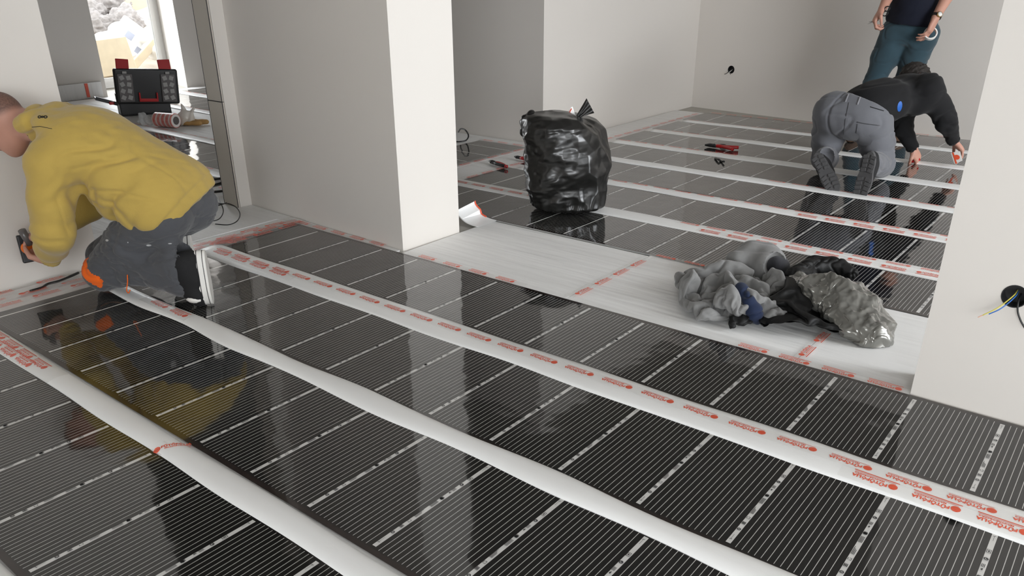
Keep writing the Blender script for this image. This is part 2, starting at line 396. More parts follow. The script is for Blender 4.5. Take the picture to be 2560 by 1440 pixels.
# one printed mark: disc, FŰTŐFÓLIA, MAGYARORSZÁG and a rule, laid in the XY plane, 0.115 long
def text_geo(s, size, x, y, width=None):
    cu = bpy.data.curves.new('t', 'FONT'); cu.body = s; cu.size = size; cu.resolution_u = 1; cu.align_x = 'LEFT'; cu.offset = size*.034
    o = bpy.data.objects.new('t', cu); COL.objects.link(o)
    dg = bpy.context.evaluated_depsgraph_get(); me = bpy.data.meshes.new_from_object(o.evaluated_get(dg))
    V = np.array([v.co[:] for v in me.vertices]); Fc = [tuple(p.vertices) for p in me.polygons]
    bpy.data.objects.remove(o); bpy.data.curves.remove(cu); bpy.data.meshes.remove(me)
    V[:, 0] -= V[:, 0].min()
    if width: V[:, 0] *= width/V[:, 0].max()
    V[:, 0] += x; V[:, 1] += y; return V, Fc
def mark_geo():
    Vs = []; Fs = []; n0 = 0
    def add(V, Fc):
        nonlocal n0
        Vs.append(np.asarray(V, float)); Fs.extend([tuple(i+n0 for i in f) for f in Fc]); n0 += len(V)
    r = .0118; cx = r; n = 14      # sliced disc
    for k in range(5):
        a0 = -r+k*(2*r/5)+.0002; a1 = -r+(k+1)*(2*r/5)-.0004
        ys = np.linspace(a0, a1, 4); hw = np.sqrt(np.maximum(0, r*r-ys**2))
        V = [(cx-h_, y, 0) for h_, y in zip(hw, ys)]+[(cx+h_, y, 0) for h_, y in zip(hw, ys)]
        add(V, [(i, 4+i, 5+i, i+1) for i in range(3)])
    V, Fc = text_geo('FŰTŐFÓLIA', .0165, .026, -.0020, .092); add(V, Fc)
    V, Fc = text_geo('MAGYARORSZÁG', .0085, .036, -.0115, .078); add(V, Fc)
    add([(.008, -.0165, 0), (.115, -.0165, 0), (.115, -.0148, 0), (.008, -.0148, 0)], [(0, 1, 2, 3)])
    return np.vstack(Vs), Fs
MARK_V, MARK_F = mark_geo()
def marks(name, places, zfun, parent, m='print', lift=.0012):
    """places: list of (x, y, angle, scale[, bold]) in the world; prints follow the surface zfun(x, y)"""
    V = []; Fc = []; n = 0
    for pl in places:
        x, y, a, s = pl[:4]; c, sn = math.cos(a), math.sin(a)
        P = MARK_V*s
        X = x+P[:, 0]*c-P[:, 1]*sn; Y = y+P[:, 0]*sn+P[:, 1]*c
        V += [(u, v, zfun(u, v)+lift) for u, v in zip(X, Y)]; Fc += [tuple(i+n for i in f) for f in MARK_F]; n += len(X)
        if len(pl) > 4:          # thick rule of the neighbouring print row
            R = [(.0, -.024), (.118, -.024), (.118, -.0205), (.0, -.0205)]
            V += [(x+(p*c-q_*sn)*s, y+(p*sn+q_*c)*s, 0) for p, q_ in R]; V[-4:] = [(u, v, zfun(u, v)+lift) for u, v, _ in V[-4:]]
            Fc.append((n, n+1, n+2, n+3)); n += 4
    me = parent.data; me.materials.append(M[m]); bm = bmesh.new(); bm.from_mesh(me); vs = [bm.verts.new(p) for p in V]
    for q_ in Fc:
        try: bm.faces.new([vs[i] for i in q_]).material_index = 1
        except ValueError: pass
    bm.to_mesh(me); bm.free(); return parent
def tape(path_x0, path_x1, yc, w, zfun, label, places, along='x', m='print', lift=.0006, group='printed clear adhesive tapes'):
    """clear tape laid along X (or Y) with its print as a child"""
    n = max(2, int(abs(path_x1-path_x0)/.04)); k = 6; V = []
    for i in range(n+1):
        s_ = path_x0+(path_x1-path_x0)*i/n
        for j in range(k+1):
            t = yc-w/2+w*j/k; p = (s_, t) if along == 'x' else (t, s_)
            V.append((p[0], p[1], zfun(*p)+lift))
    Fc = [(i*(k+1)+j, (i+1)*(k+1)+j, (i+1)*(k+1)+j+1, i*(k+1)+j+1) for i in range(n) for j in range(k)]
    if along == 'y': Fc = [f[::-1] for f in Fc]
    o = mesh('adhesive_tape', V, Fc, M['tape'], smooth=True); tag(o, label, 'tape', group)
    marks('print', places, zfun, o, m, lift+.0006)
    return o
surfA = strip('foam_strip', -3.45, .6, .868, .952, .010, 'wide plain white strip crossing the lower left, single orange mark on it', .006, 1)
surfB = strip('foam_strip', -3.45, 3.1, 1.425, 1.515, .012, 'plain white wavy strip starting under the kneeling man', .015, 2)
surfC = strip('foam_strip', -3.62, 3.1, 1.965, 2.116, .010, 'long white strip carrying the clear orange lettering', .008, 3)
strip('foam_strip', -3.4, .2, .305, .392, .010, 'white strip in the very bottom left corner', .006, 4)
S = {}
fs = [(-4.6, 3.805, 3.955, 'white strip reaching the rubbish bag, nearest to the bare foam'),
      (-3.5, 4.43, 4.565, 'white strip with two rows of orange print behind the bag'),
      (-3.5, 5.055, 5.19, 'white strip touched by the toes of the kneeling man in black'),
      (-3.5, 5.665, 5.82, 'mostly plain white strip right in front of the open pliers'),
      (-3.5, 6.30, 6.43, 'white strip beyond the open pliers'),
      (-3.5, 6.93, 7.04, 'white strip nearest to the back wall')]
for k, (x0, y0, y1, lab) in enumerate(fs): S[k] = strip('foam_strip', x0, 3.05, y0, y1, .008, lab, .010, 10+k)
flat = lambda x, y: ZF+.0045
flat2 = lambda x, y: ZF+.0065
PP = .1535
# lettering of strip C: upside down for the camera, the disc on its right
pl = [(-1.915+PP*i+.010, 2.052, PI, 1.0) for i in range(-10, 20)]
tape(-3.6, 3.0, 2.052, .052, surfC, 'clear tape with orange lettering along the middle white strip', pl)
pl = [(-.30+.01+PP*i, 2.004, PI, 1.0, 1) for i in range(0, 6)]
tape(-.44, .6, 2.002, .05, surfC, 'second clear tape with heavier orange lettering beside the first, lower right', pl)
marks_A = [(-2.045, .868, math.radians(62), .9)]
tape(.868, .955, -2.035, .05, surfA, 'single orange tape mark across the wide plain strip', marks_A, along='y')
pl = [(-3.36+.13*i, .925-.004*i, PI, .95, 1) for i in range(5)]+[(-3.30+.13*i, .885, PI, .95, 1) for i in range(4)]
tape(-3.48, -2.74, .905, .075, surfA, 'orange printed tape at the left end of the wide strip', pl, m='print_pale')
pl = [(-3.02+.15*i, 1.47, PI, 1.0, 1) for i in range(2)]
tape(-3.2, -2.85, 1.47, .05, surfB, 'orange printed tape on the wavy strip by the knee', pl, m='print_pale')
pl = [(-3.42+PP*i, 2.02, PI, 1., 1) for i in range(4)]
tape(-3.58, -2.9, 2.015, .05, surfC, 'orange printed tape at the left end of the lettered strip', pl, m='print_pale')
# film edge along the pier and the bare foam
pl = [(-3.56+PP*i, 2.618, PI, .9, 1) for i in range(5)]
tape(-3.76, -2.99, 2.618, .04, flat2, 'orange printed tape along the foot of the pillar', pl, m='print_pale')
pl = [(-2.58+.165*i, 2.612, PI, .9, 1) for i in range(4)]
tape(-2.83, -2.02, 2.612, .04, flat2, 'orange printed tape where the rippled foam meets the nearest films', pl)
pl = [(-.90+.155*i, 2.610, PI, .95, 1) for i in range(4)]
tape(-1.06, -.415, 2.610, .04, flat2, 'orange printed tape ending at the right wall corner', pl)
pl = [(-1.79+.01, 2.66+.155*i, PI/2, .9, 1) for i in range(4)]
tape(2.62, 3.30, -1.788, .045, flat2, 'orange printed tape over the seam left of the clothes heap', pl, along='y')
pl = [(-.795, 2.66+.155*i, PI/2, .9, 1) for i in range(4)]
tape(2.62, 3.33, -.790, .045, flat2, 'orange printed tape over the seam in front of the silver jacket', pl, along='y')
pl = [(-1.66+PP*i, 3.338, PI, .9) for i in range(3)]
tape(-1.8, -1.2, 3.335, .04, flat2, 'orange printed tape along the far edge of the foam by the hoodie', pl)
# the left end of the near films: two overlapping tapes running along the wall
random.seed(4)
pl = [(-3.62+random.uniform(-.006, .006), .55+.16*i, PI/2, .95, 1) for i in range(13)]
tape(.5, 2.66, -3.622, .052, flat2, 'orange printed tape over the left ends of the nearest films', pl, along='y', m='print_pale')
pl = [(-3.70+random.uniform(-.01, .01), 1.0+.17*i, PI/2, .95) for i in range(10)]
tape(.9, 2.67, -3.700, .052, flat, 'second orange printed tape beside the left wall', pl, along='y', m='print_pale')
pl = [(-3.66, 2.08+.013*i, PI/2+random.uniform(-.8, .8), .9, 1) for i in range(7)]
marks_o = tape(1.99, 2.24, -3.63, .12, lambda x, y: ZF+.009, 'crumpled knot of orange printed tape behind the sneaker', pl, along='y')
pl = [(-3.66-.05*(i % 2)+random.uniform(-.01, .01), 1.62+.075*i, PI/2+random.uniform(-.12, .12), 1.0, 1) for i in range(13)]
tape(1.55, 2.66, -3.69, .13, lambda x, y: ZF+.0095, 'wide band of overlapping orange printed tapes between the sneaker and the pillar', pl, along='y')
pl = [(-3.70-.07*(i % 2)+random.uniform(-.01, .01), .72+.11*i, PI/2+random.uniform(-.5, .5)*(i % 3 == 0), 1.0, 1) for i in range(6)]
tape(.6, 1.40, -3.73, .13, lambda x, y: ZF+.0095, 'overlapping orange printed tapes at the foot of the left wall', pl, along='y')
# far room print
for k, (xa, xb, two, who) in enumerate([(-1.95, .6, 1, 'the bag and the hoodie'), (-3.4, .6, 1, 'the bag'), (-1.95, .4, 0, 'the shoes'), (-3.5, -2.4, 0, 'the pliers'), (-3.5, -2.6, 0, 'the open pliers'), (-3.5, -1.6, 0, 'the back wall')]):
    yc = (fs[k][1]+fs[k][2])/2
    n = int((xb-xa)/.155)
    pl = [(xa+.13+.155*i, yc+.028, PI, .95, 1) for i in range(n)]
    lab = ['orange print on the strip nearest to the bare foam', 'upper orange print on the strip passing behind the bag', 'orange print on the strip at the kneeling shoes',
           'orange print on the left part of the strip before the open pliers', 'orange print on the left part of the strip beyond the open pliers', 'orange print on the last strip before the back wall'][k]
    tape(xa, xb, yc+.026, .05, S[k], lab, pl, m='print_pale')
    if two:
        xs = xa+(.15 if k == 0 else 1.9); n = int((xb-xs)/.155)
        pl = [(xs+.02+.155*i, yc-.03, 0, .95, 1) for i in range(n)]
        tape(xs, xb, yc-.030, .045, S[k], ['lower orange print on the strip nearest to the bare foam', 'lower orange print on the strip passing behind the bag'][k], pl, m='print_pale')
pl = [(-4.55+PP*i, 3.86, PI, .95, 1) for i in range(12)]
tape(-4.6, -2.6, 3.865, .05, S[0], 'orange print on the strip left of the rubbish bag', pl, m='print_pale')
pl = [(-3.60, 4.0+.158*i, PI/2, .95, 1) for i in range(22)]
tape(3.95, 7.56, -3.615, .052, flat2, 'long orange printed tape over the left ends of the back room films', pl, along='y', m='print_pale')
pl = [(-3.90, 4.1+.158*i, PI/2, .95, 1) for i in range(6)]
tape(4.05, 5.1, -3.915, .052, flat2, 'orange printed tape beside the sideways film, left of the pliers', pl, along='y', m='print_pale')
pl = [(-4.40+.158*i, 5.115, 0, .9, 1) for i in range(3)]
tape(-4.45, -3.94, 5.11, .05, flat2, 'orange printed tape at the far end of the sideways film', pl, m='print_pale')
pl = [(-3.4+.158*i, 7.552, PI, .9, 1) for i in range(14)]
tape(-3.55, -1.3, 7.55, .04, flat2, 'orange printed tape along the foot of the back wall', pl, m='print_pale')
# left room: films seen through the doorway
lf = [(-8.2, -4.78, 1.27, 'heating film of the left room hidden behind the sweatshirt'), (-8.2, -4.78, 1.87, 'heating film of the left room beside the doorway wall'),
      (-8.2, -4.78, 2.46, 'heating film of the left room with the black cables over its end'), (-8.2, -4.95, 3.11, 'heating film with the bright wavy reflection seen through the doorway'),
      (-6.25, -4.95, 3.80, 'short heating film right of the bread'), (-9.4, -5.0, 4.63, 'heating film behind the open toolbox'), (-9.4, -5.0, 5.30, 'heating film at the foot of the window pier')]
for k, (x0, x1, y0, lab) in enumerate(lf): film(x0, x1, y0, x0+.15, lab, seed=30+k, amp=.003)
for k, (x0, x1, y0, y1, lab) in enumerate([(-8.2, -4.8, 2.955, 3.105, 'white strip across the doorway view nearest to the metal profile'), (-8.2, -4.95, 3.605, 3.75, 'white strip in front of the bread'),
      (-9.4, -5.0, 4.48, 4.62, 'white strip behind the bread and the toolbox'), (-9.4, -5.0, 5.13, 5.29, 'white strip nearest to the window pier')]):
    sf = strip('foam_strip', x0, x1, y0, y1, .008, lab, .010, 50+k)
    pl = [(x0+.3+.158*i, (y0+y1)/2+.045, PI, .95, 1) for i in range(int((x1-x0-.4)/.158))]
    tape(x0+.1, x1, (y0+y1)/2+.03, .05, sf, 'orange print along the '+lab, pl, m='print_pale')
pl = [(-4.70+.05*(i % 2), 2.0+.158*(i//2), PI/2, .95, 1) for i in range(12)]
tape(1.9, 3.05, -4.69, .12, flat2, 'double orange printed tape on the left room side of the doorway', pl, along='y', m='print_pale')
# ------------------------------------------------------------------ implicit bodies: one smooth continuous surface per figure or garment
def _rot_from(xa, za):
    x = Vector(xa).normalized(); z = Vector(za); z = (z-x*z.dot(x)).normalized(); y = z.cross(x)
    return np.array([[x.x, y.x, z.x], [x.y, y.y, z.y], [x.z, y.z, z.z]])
class Blob:
    def __init__(s): s.p = []; s.cuts = []
    def cone(s, a, b, ra, rb, k=.02):
        s.p.append(('c', np.array(a, float), np.array(b, float), ra, rb, k)); return s
    def chain(s, pts, rs, k=.02):
        for i in range(len(pts)-1): s.cone(pts[i], pts[i+1], rs[i], rs[i+1], k)
        return s
    def ell(s, c, r, R=None, k=.02):
        s.p.append(('e', np.array(c, float), np.array(r, float), np.eye(3) if R is None else np.array(R), None, k)); return s
    def box(s, c, h, R=None, rad=.01, k=.01):
        s.p.append(('b', np.array(c, float), np.array(h, float), np.eye(3) if R is None else np.array(R), rad, k)); return s
    def cut(s, p, n):            # removes the side the normal points to
        s.cuts.append(('h', np.array(p, float), np.array(n, float)/np.linalg.norm(n))); return s
    def dig(s, a, b, ra, rb, k=.006):
        s.cuts.append(('d', np.array(a, float), np.array(b, float), ra, rb, k)); return s
    @staticmethod
    def _cone(P, a, b, ra, rb):
        ba = b-a; l2 = float(ba@ba)+1e-12; t = np.clip(((P-a)@ba)/l2, 0, 1)
        d = P-a-t[:, None]*ba; return np.sqrt((d*d).sum(1))-(ra+(rb-ra)*t)
    def ev(s, P):
        D = np.full(len(P), 1e3, np.float32)
        for q in s.p:
            if q[0] == 'c': d = s._cone(P, q[1], q[2], q[3], q[4]); k = q[5]
            elif q[0] == 'e':
                L = (P-q[1])@q[3]; r = q[2]; k0 = np.sqrt(((L/r)**2).sum(1))+1e-9; k1 = np.sqrt(((L/(r*r))**2).sum(1))+1e-9
                d = k0*(k0-1)/k1; k = q[5]
            else:
                L = np.abs((P-q[1])@q[3])-(q[2]-q[4]); d = np.sqrt((np.maximum(L, 0)**2).sum(1))+np.minimum(L.max(1), 0)-q[4]; k = q[5]
            h = np.maximum(k-np.abs(D-d), 0)/k
            D = np.minimum(D, d)-h*h*k*.25
        for q in s.cuts:
            if q[0] == 'h': D = np.maximum(D, (P-q[1])@q[2])
            else:
                d = -s._cone(P, q[1], q[2], q[3], q[4]); D = np.maximum(D, d)
        return D
    def bounds(s):
        lo = np.full(3, 1e9); hi = -lo
        for q in s.p:
            if q[0] == 'c': r = max(q[3], q[4]); lo = np.minimum(lo, np.minimum(q[1], q[2])-r); hi = np.maximum(hi, np.maximum(q[1], q[2])+r)
            else: r = np.linalg.norm(q[2]) if q[0] == 'b' else q[2].max(); lo = np.minimum(lo, q[1]-r); hi = np.maximum(hi, q[1]+r)
        return lo, hi
    def surface(s, vox=.006, relax=1, disp=None):
        lo, hi = s.bounds(); lo = lo-vox*4; hi = hi+vox*4; c = 4
        n = (np.ceil((hi-lo)/(vox*c)).astype(int)+1)*c+1
        ax = [lo[i]+vox*np.arange(n[i]) for i in range(3)]
        nc = (n-1)//c+1
        G = np.stack(np.meshgrid(*[a[::c] for a in ax], indexing='ij'), -1).reshape(-1, 3)
        Dc = s.ev(G).reshape(nc)
        D = np.repeat(np.repeat(np.repeat(Dc, c, 0), c, 1), c, 2)
        sh = c//2
        D = np.roll(D, (-sh, -sh, -sh), (0, 1, 2))[:n[0], :n[1], :n[2]].copy()
        m = np.abs(D) < vox*c*2.0; idx = np.argwhere(m)
        P = lo+idx*vox; vals = np.empty(len(P), np.float32)
        for i in range(0, len(P), 400000): vals[i:i+400000] = s.ev(P[i:i+400000])
        D[m] = vals
        # surface nets
        sg = D < 0
        C = [D[i:n[0]-1+i, j:n[1]-1+j, k:n[2]-1+k] for i in (0, 1) for j in (0, 1) for k in (0, 1)]
        cnt = sum((x < 0).astype(np.int8) for x in C); act = (cnt > 0) & (cnt < 8)
        ai = np.argwhere(act); vid = -np.ones(act.shape, np.int64); vid[act] = np.arange(len(ai))
        acc = np.zeros((len(ai), 3)); num = np.zeros(len(ai))
        corner = np.array([(i, j, k) for i in (0, 1) for j in (0, 1) for k in (0, 1)], float)
        cv = np.stack([x[act] for x in C], 1)
        for a in range(8):
            for b in range(a+1, 8):
                if abs(corner[a]-corner[b]).sum() != 1: continue
                cr = (cv[:, a] < 0) != (cv[:, b] < 0); t = np.zeros(len(ai)); dd = cv[:, a]-cv[:, b]
                t[cr] = cv[cr, a]/dd[cr]
                acc[cr] += corner[a]+(corner[b]-corner[a])*t[cr, None]; num[cr] += 1
        V = lo+vox*(ai+acc/num[:, None])
        F = []
        for axis in range(3):
            A = [slice(1, -1)]*3; 
            s0 = [slice(1, n[q]-1) for q in range(3)]; s0[axis] = slice(0, n[axis]-1)
            s1 = list(s0); s1[axis] = slice(1, n[axis])
            x = sg[tuple(s0)] != sg[tuple(s1)]; e = np.argwhere(x)
            off = np.array([1, 1, 1]); off[axis] = 0; e = e+off
            u, v = [(1, 2), (2, 0), (0, 1)][axis]
            du = np.zeros(3, int); du[u] = 1; dv = np.zeros(3, int); dv[v] = 1
            q = [vid[tuple((e-a_).T)] for a_ in (du+dv, dv, 0*du, du)]
            ins = sg[tuple(e.T)]
            Q = np.stack(q, 1); Q[~ins] = Q[~ins][:, ::-1]; F.append(Q)
        F = np.concatenate(F)
        F = F[(F >= 0).all(1)]
        if relax:
            E_ = np.concatenate([F[:, [0, 1]], F[:, [1, 2]], F[:, [2, 3]], F[:, [3, 0]]])
            for _ in range(relax):
                S_ = np.zeros_like(V); c_ = np.zeros(len(V)); np.add.at(S_, E_[:, 0], V[E_[:, 1]]); np.add.at(S_, E_[:, 1], V[E_[:, 0]])
                np.add.at(c_, E_[:, 0], 1); np.add.at(c_, E_[:, 1], 1)
                V = .5*V+.5*S_/np.maximum(c_, 1)[:, None]
        if disp is not None:
            N_ = np.zeros_like(V)
            e1 = V[F[:, 2]]-V[F[:, 0]]; e2 = V[F[:, 3]]-V[F[:, 1]]; fn = np.cross(e1, e2)
            for k_ in range(4): np.add.at(N_, F[:, k_], fn)
            N_ /= np.linalg.norm(N_, axis=1)[:, None]+1e-12
            V = V+N_*disp(V)[:, None]
        return V, F
def fastmesh(name, V, F, m, parent=None, mats=None, fm=None):
    me = bpy.data.meshes.new(name); me.vertices.add(len(V)); me.vertices.foreach_set('co', np.asarray(V, np.float32).ravel())
    k = F.shape[1]; me.loops.add(len(F)*k); me.loops.foreach_set('vertex_index', F.astype(np.int32).ravel())
    me.polygons.add(len(F)); me.polygons.foreach_set('loop_start', np.arange(0, len(F)*k, k, dtype=np.int32)); me.polygons.foreach_set('loop_total', np.full(len(F), k, np.int32))
    if mats:
        for q in mats: me.materials.append(q)
        me.polygons.foreach_set('material_index', np.asarray(fm, np.int32))
    else: me.materials.append(m)
    me.polygons.foreach_set('use_smooth', np.ones(len(F), bool)); me.update(calc_edges=True); me.validate()
    o = bpy.data.objects.new(name, me); return link(o, parent)
_rng = np.random.RandomState(7)
_W = _rng.normal(size=(24, 3)); _PH = _rng.uniform(0, 2*PI, 24)
def wob(P, f, s=0, n=6):
    """cheap smooth noise, about -1 .. 1"""
    r = 0
    for i in range(n):
        j = (i+s*5) % 24; w = _W[j]*f*(1+.25*i); r = r+np.sin(P@w+_PH[j]+s)/(1+.35*i)
    return r/2.4
def folds(P, direction, freq, s=0, warp=.7, sharp=2.0):
    """sharp-crested creases running across the given direction"""
    d = np.array(direction, float); d /= np.linalg.norm(d)
    x = P@d*freq+warp*wob(P, freq*.16, s)*PI
    w = .5+.5*np.sin(x*2*PI/ (2*PI) + s)
    return -np.power(1-w, sharp)
def crease(P, f, s=0, w=.12, A=(1, 1, 1)):
    """narrow valley lines along the zero set of a smooth field"""
    n = wob(P*np.array(A), f, s, 5); return -np.exp(-(n/w)**2)
def near(P, c, r0, r1):
    d = np.linalg.norm(P-np.array(c), axis=1); return 1-sstep(r0, r1, d)

def cloth(name, col, rough=.9, bump=(180, .35, .0015), sheen=.25, var=.06, vs=18): return mat(name, col, rough, bump=bump, spec=.25, sheen=sheen, var=var, varscale=vs)
M['mustard'] = cloth('mustard_sweatshirt', (.50, .35, .085))
M['work_grey'] = cloth('grey_work_trousers', (.078, .080, .088))
M['mid_grey'] = cloth('mid_grey_trousers', (.135, .138, .152))
M['black_cloth'] = cloth('black_sweatshirt', (.010, .010, .011), sheen=.05)
M['navy'] = cloth('navy_cloth', (.012, .020, .050), sheen=.1)
M['navy_tee'] = cloth('dark_navy_tee', (.008, .010, .020), sheen=.05)
M['denim'] = cloth('faded_denim', (.030, .060, .078), var=.55, vs=5)
M['skin'] = mat('skin', (.52, .27, .20), .55, bump=(120, .1, .001), var=.10, varscale=14)
def hair_mix(m, hc):
    N = m.node_tree; b = N.nodes['Principled BSDF']; src = b.inputs['Base Color'].links[0].from_socket
    at = node(N, 'ShaderNodeAttribute'); at.attribute_name = 'hair'; tc = node(N, 'ShaderNodeTexCoord')
    nz = node(N, 'ShaderNodeTexNoise'); nz.inputs['Scale'].default_value = 160; N.links.new(tc.outputs['Object'], nz.inputs['Vector'])
    k = math_(N, 'MULTIPLY', at.outputs['Fac'], math_(N, 'ADD', .55, math_(N, 'MULTIPLY', nz.outputs['Fac'], .6)))
    mx = node(N, 'ShaderNodeMix', data_type='RGBA'); mx.clamp_factor = True; mx.inputs['B'].default_value = (*hc, 1)
    N.links.new(k, mx.inputs['Factor']); N.links.new(src, mx.inputs['A']); N.links.new(mx.outputs['Result'], b.inputs['Base Color'])
hair_mix(M['skin'], (.035, .022, .018))
def set_hair(o, w):
    a = o.data.attributes.new('hair', 'FLOAT', 'POINT'); a.data.foreach_set('value', np.asarray(w, np.float32))
M['hair'] = mat('short_dark_hair', (.02, .015, .012), .7, bump=(350, .8, .004))
M['buzz'] = mat('shaved_hair', (.13, .085, .07), .8, bump=(500, .6, .002), var=.2, varscale=60)
M['rubber'] = mat('white_rubber_sole', (.80, .78, .74), .5)
M['black_line'] = mat('black_rubber_line', (.02, .02, .02), .5)
M['canvas'] = mat('black_canvas', (.008, .008, .009), .85, bump=(400, .4, .001))
M['metal'] = mat('bright_metal', (.7, .7, .7), .25, metal=1)
M['sole_grey'] = mat('grey_rubber_sole', (.065, .064, .066), .7, bump=(60, .3, .003))
M['vivid_orange'] = cloth('orange_knee_pad', (.85, .14, .012), sheen=.1)
M['leather'] = mat('dark_leather', (.015, .01, .008), .5)

def hand(B, wrist, d, palm_n, side, curl=(.5, .55, .6, .65), thumb=.5, s=1.0, spread=.12):
    """adds a palm, four fingers and a thumb to the blob. d: wrist->knuckles, palm_n: out of the palm, side=+1: thumb to d x palm_n"""
    d = Vector(d).normalized(); n = Vector(palm_n); n = (n-d*n.dot(d)).normalized(); t = d.cross(n)*side    # t points to the thumb side
    w = Vector(wrist); k = .012*s
    knu = []
    for i, o in enumerate((.028, .009, -.010, -.028)):
        kp = w+d*(.088-.004*abs(i-1))*s+t*o*s+n*.002*s; knu.append(kp)
        B.cone(w+d*.012*s+t*o*.55*s, kp, .0155*s, .0115*s, k)
    B.ell(w+d*.05*s, (.045*s, .036*s, .015*s), _rot_from(d, n), .015*s)
    L = ((.042, .026, .021), (.047, .030, .022), (.043, .028, .021), (.034, .021, .018))
    for i in range(4):
        p = knu[i]; a = curl[i]; dd = (d+t*spread*(1.5-i)*.5).normalized(); ang = 0
        ang = a*.9
        for j in range(3):
            v = dd*math.cos(ang)+n*math.sin(ang); q = p+v*L[i][j]*s
            r0 = (.0098, .0088, .0080)[j]*s*(1 if i < 3 else .88); r1 = (.0088, .0080, .0068)[j]*s*(1 if i < 3 else .88)
            B.cone(p, q, r0, r1, .004*s); p = q; ang += a*(1.1, .8, .5)[j]
    p = w+d*.022*s+t*.022*s; q = p+(d*.55+t*.75+n*.25).normalized()*.042*s
    B.cone(p, q, .016*s, .0115*s, .012*s)
    v = (d*(.9)+t*(.35-.5*thumb)+n*(.3+.7*thumb)).normalized(); p = q+v*.032*s; B.cone(q, p, .0112*s, .0098*s, .005*s)
    v = (v+d*.15-t*.3*thumb+n*.2*thumb).normalized(); B.cone(p, p+v*.026*s, .0098*s, .0078*s, .004*s)
def headblob(B, c, f, up, s=1.0):
    f = Vector(f).normalized(); up = Vector(up); up = (up-f*up.dot(f)).normalized(); l = up.cross(f); c = Vector(c); R = _rot_from(f, up)
    at = lambda a, b, e: c+f*a*s+l*b*s+up*e*s
    B.ell(at(-.012, 0, .03), (.098*s, .078*s, .092*s), R, .02)
    B.ell(at(.028, 0, -.045), (.066*s, .058*s, .068*s), R, .03)
    B.ell(at(.060, 0, -.088), (.026*s, .030*s, .022*s), R, .02)          # chin
    B.cone(at(.085, 0, .02), at(.108, 0, -.028), .009*s, .014*s, .012)       # nose
    B.ell(at(.108, 0, -.030), (.011*s, .017*s, .010*s), R, .006)
    for q in (-1, 1):
        B.ell(at(.080, q*.030, .016), (.012*s, .015*s, .010*s), R, .008)     # eyes
        B.ell(at(.084, q*.030, .034), (.010*s, .020*s, .007*s), R, .008)     # brow
        B.ell(at(.0, q*.080, -.006), (.020*s, .008*s, .032*s), R, .006)       # ear
        B.ell(at(-.004, q*.087, .012), (.018*s, .006*s, .018*s), R, .004)
        B.ell(at(.06, q*.045, -.025), (.022*s, .02*s, .022*s), R, .02)
    B.ell(at(.090, 0, -.056), (.010*s, .024*s, .006*s), R, .006); B.ell(at(.088, 0, -.066), (.010*s, .020*s, .006*s), R, .006)
V3 = lambda *a: Vector(a)

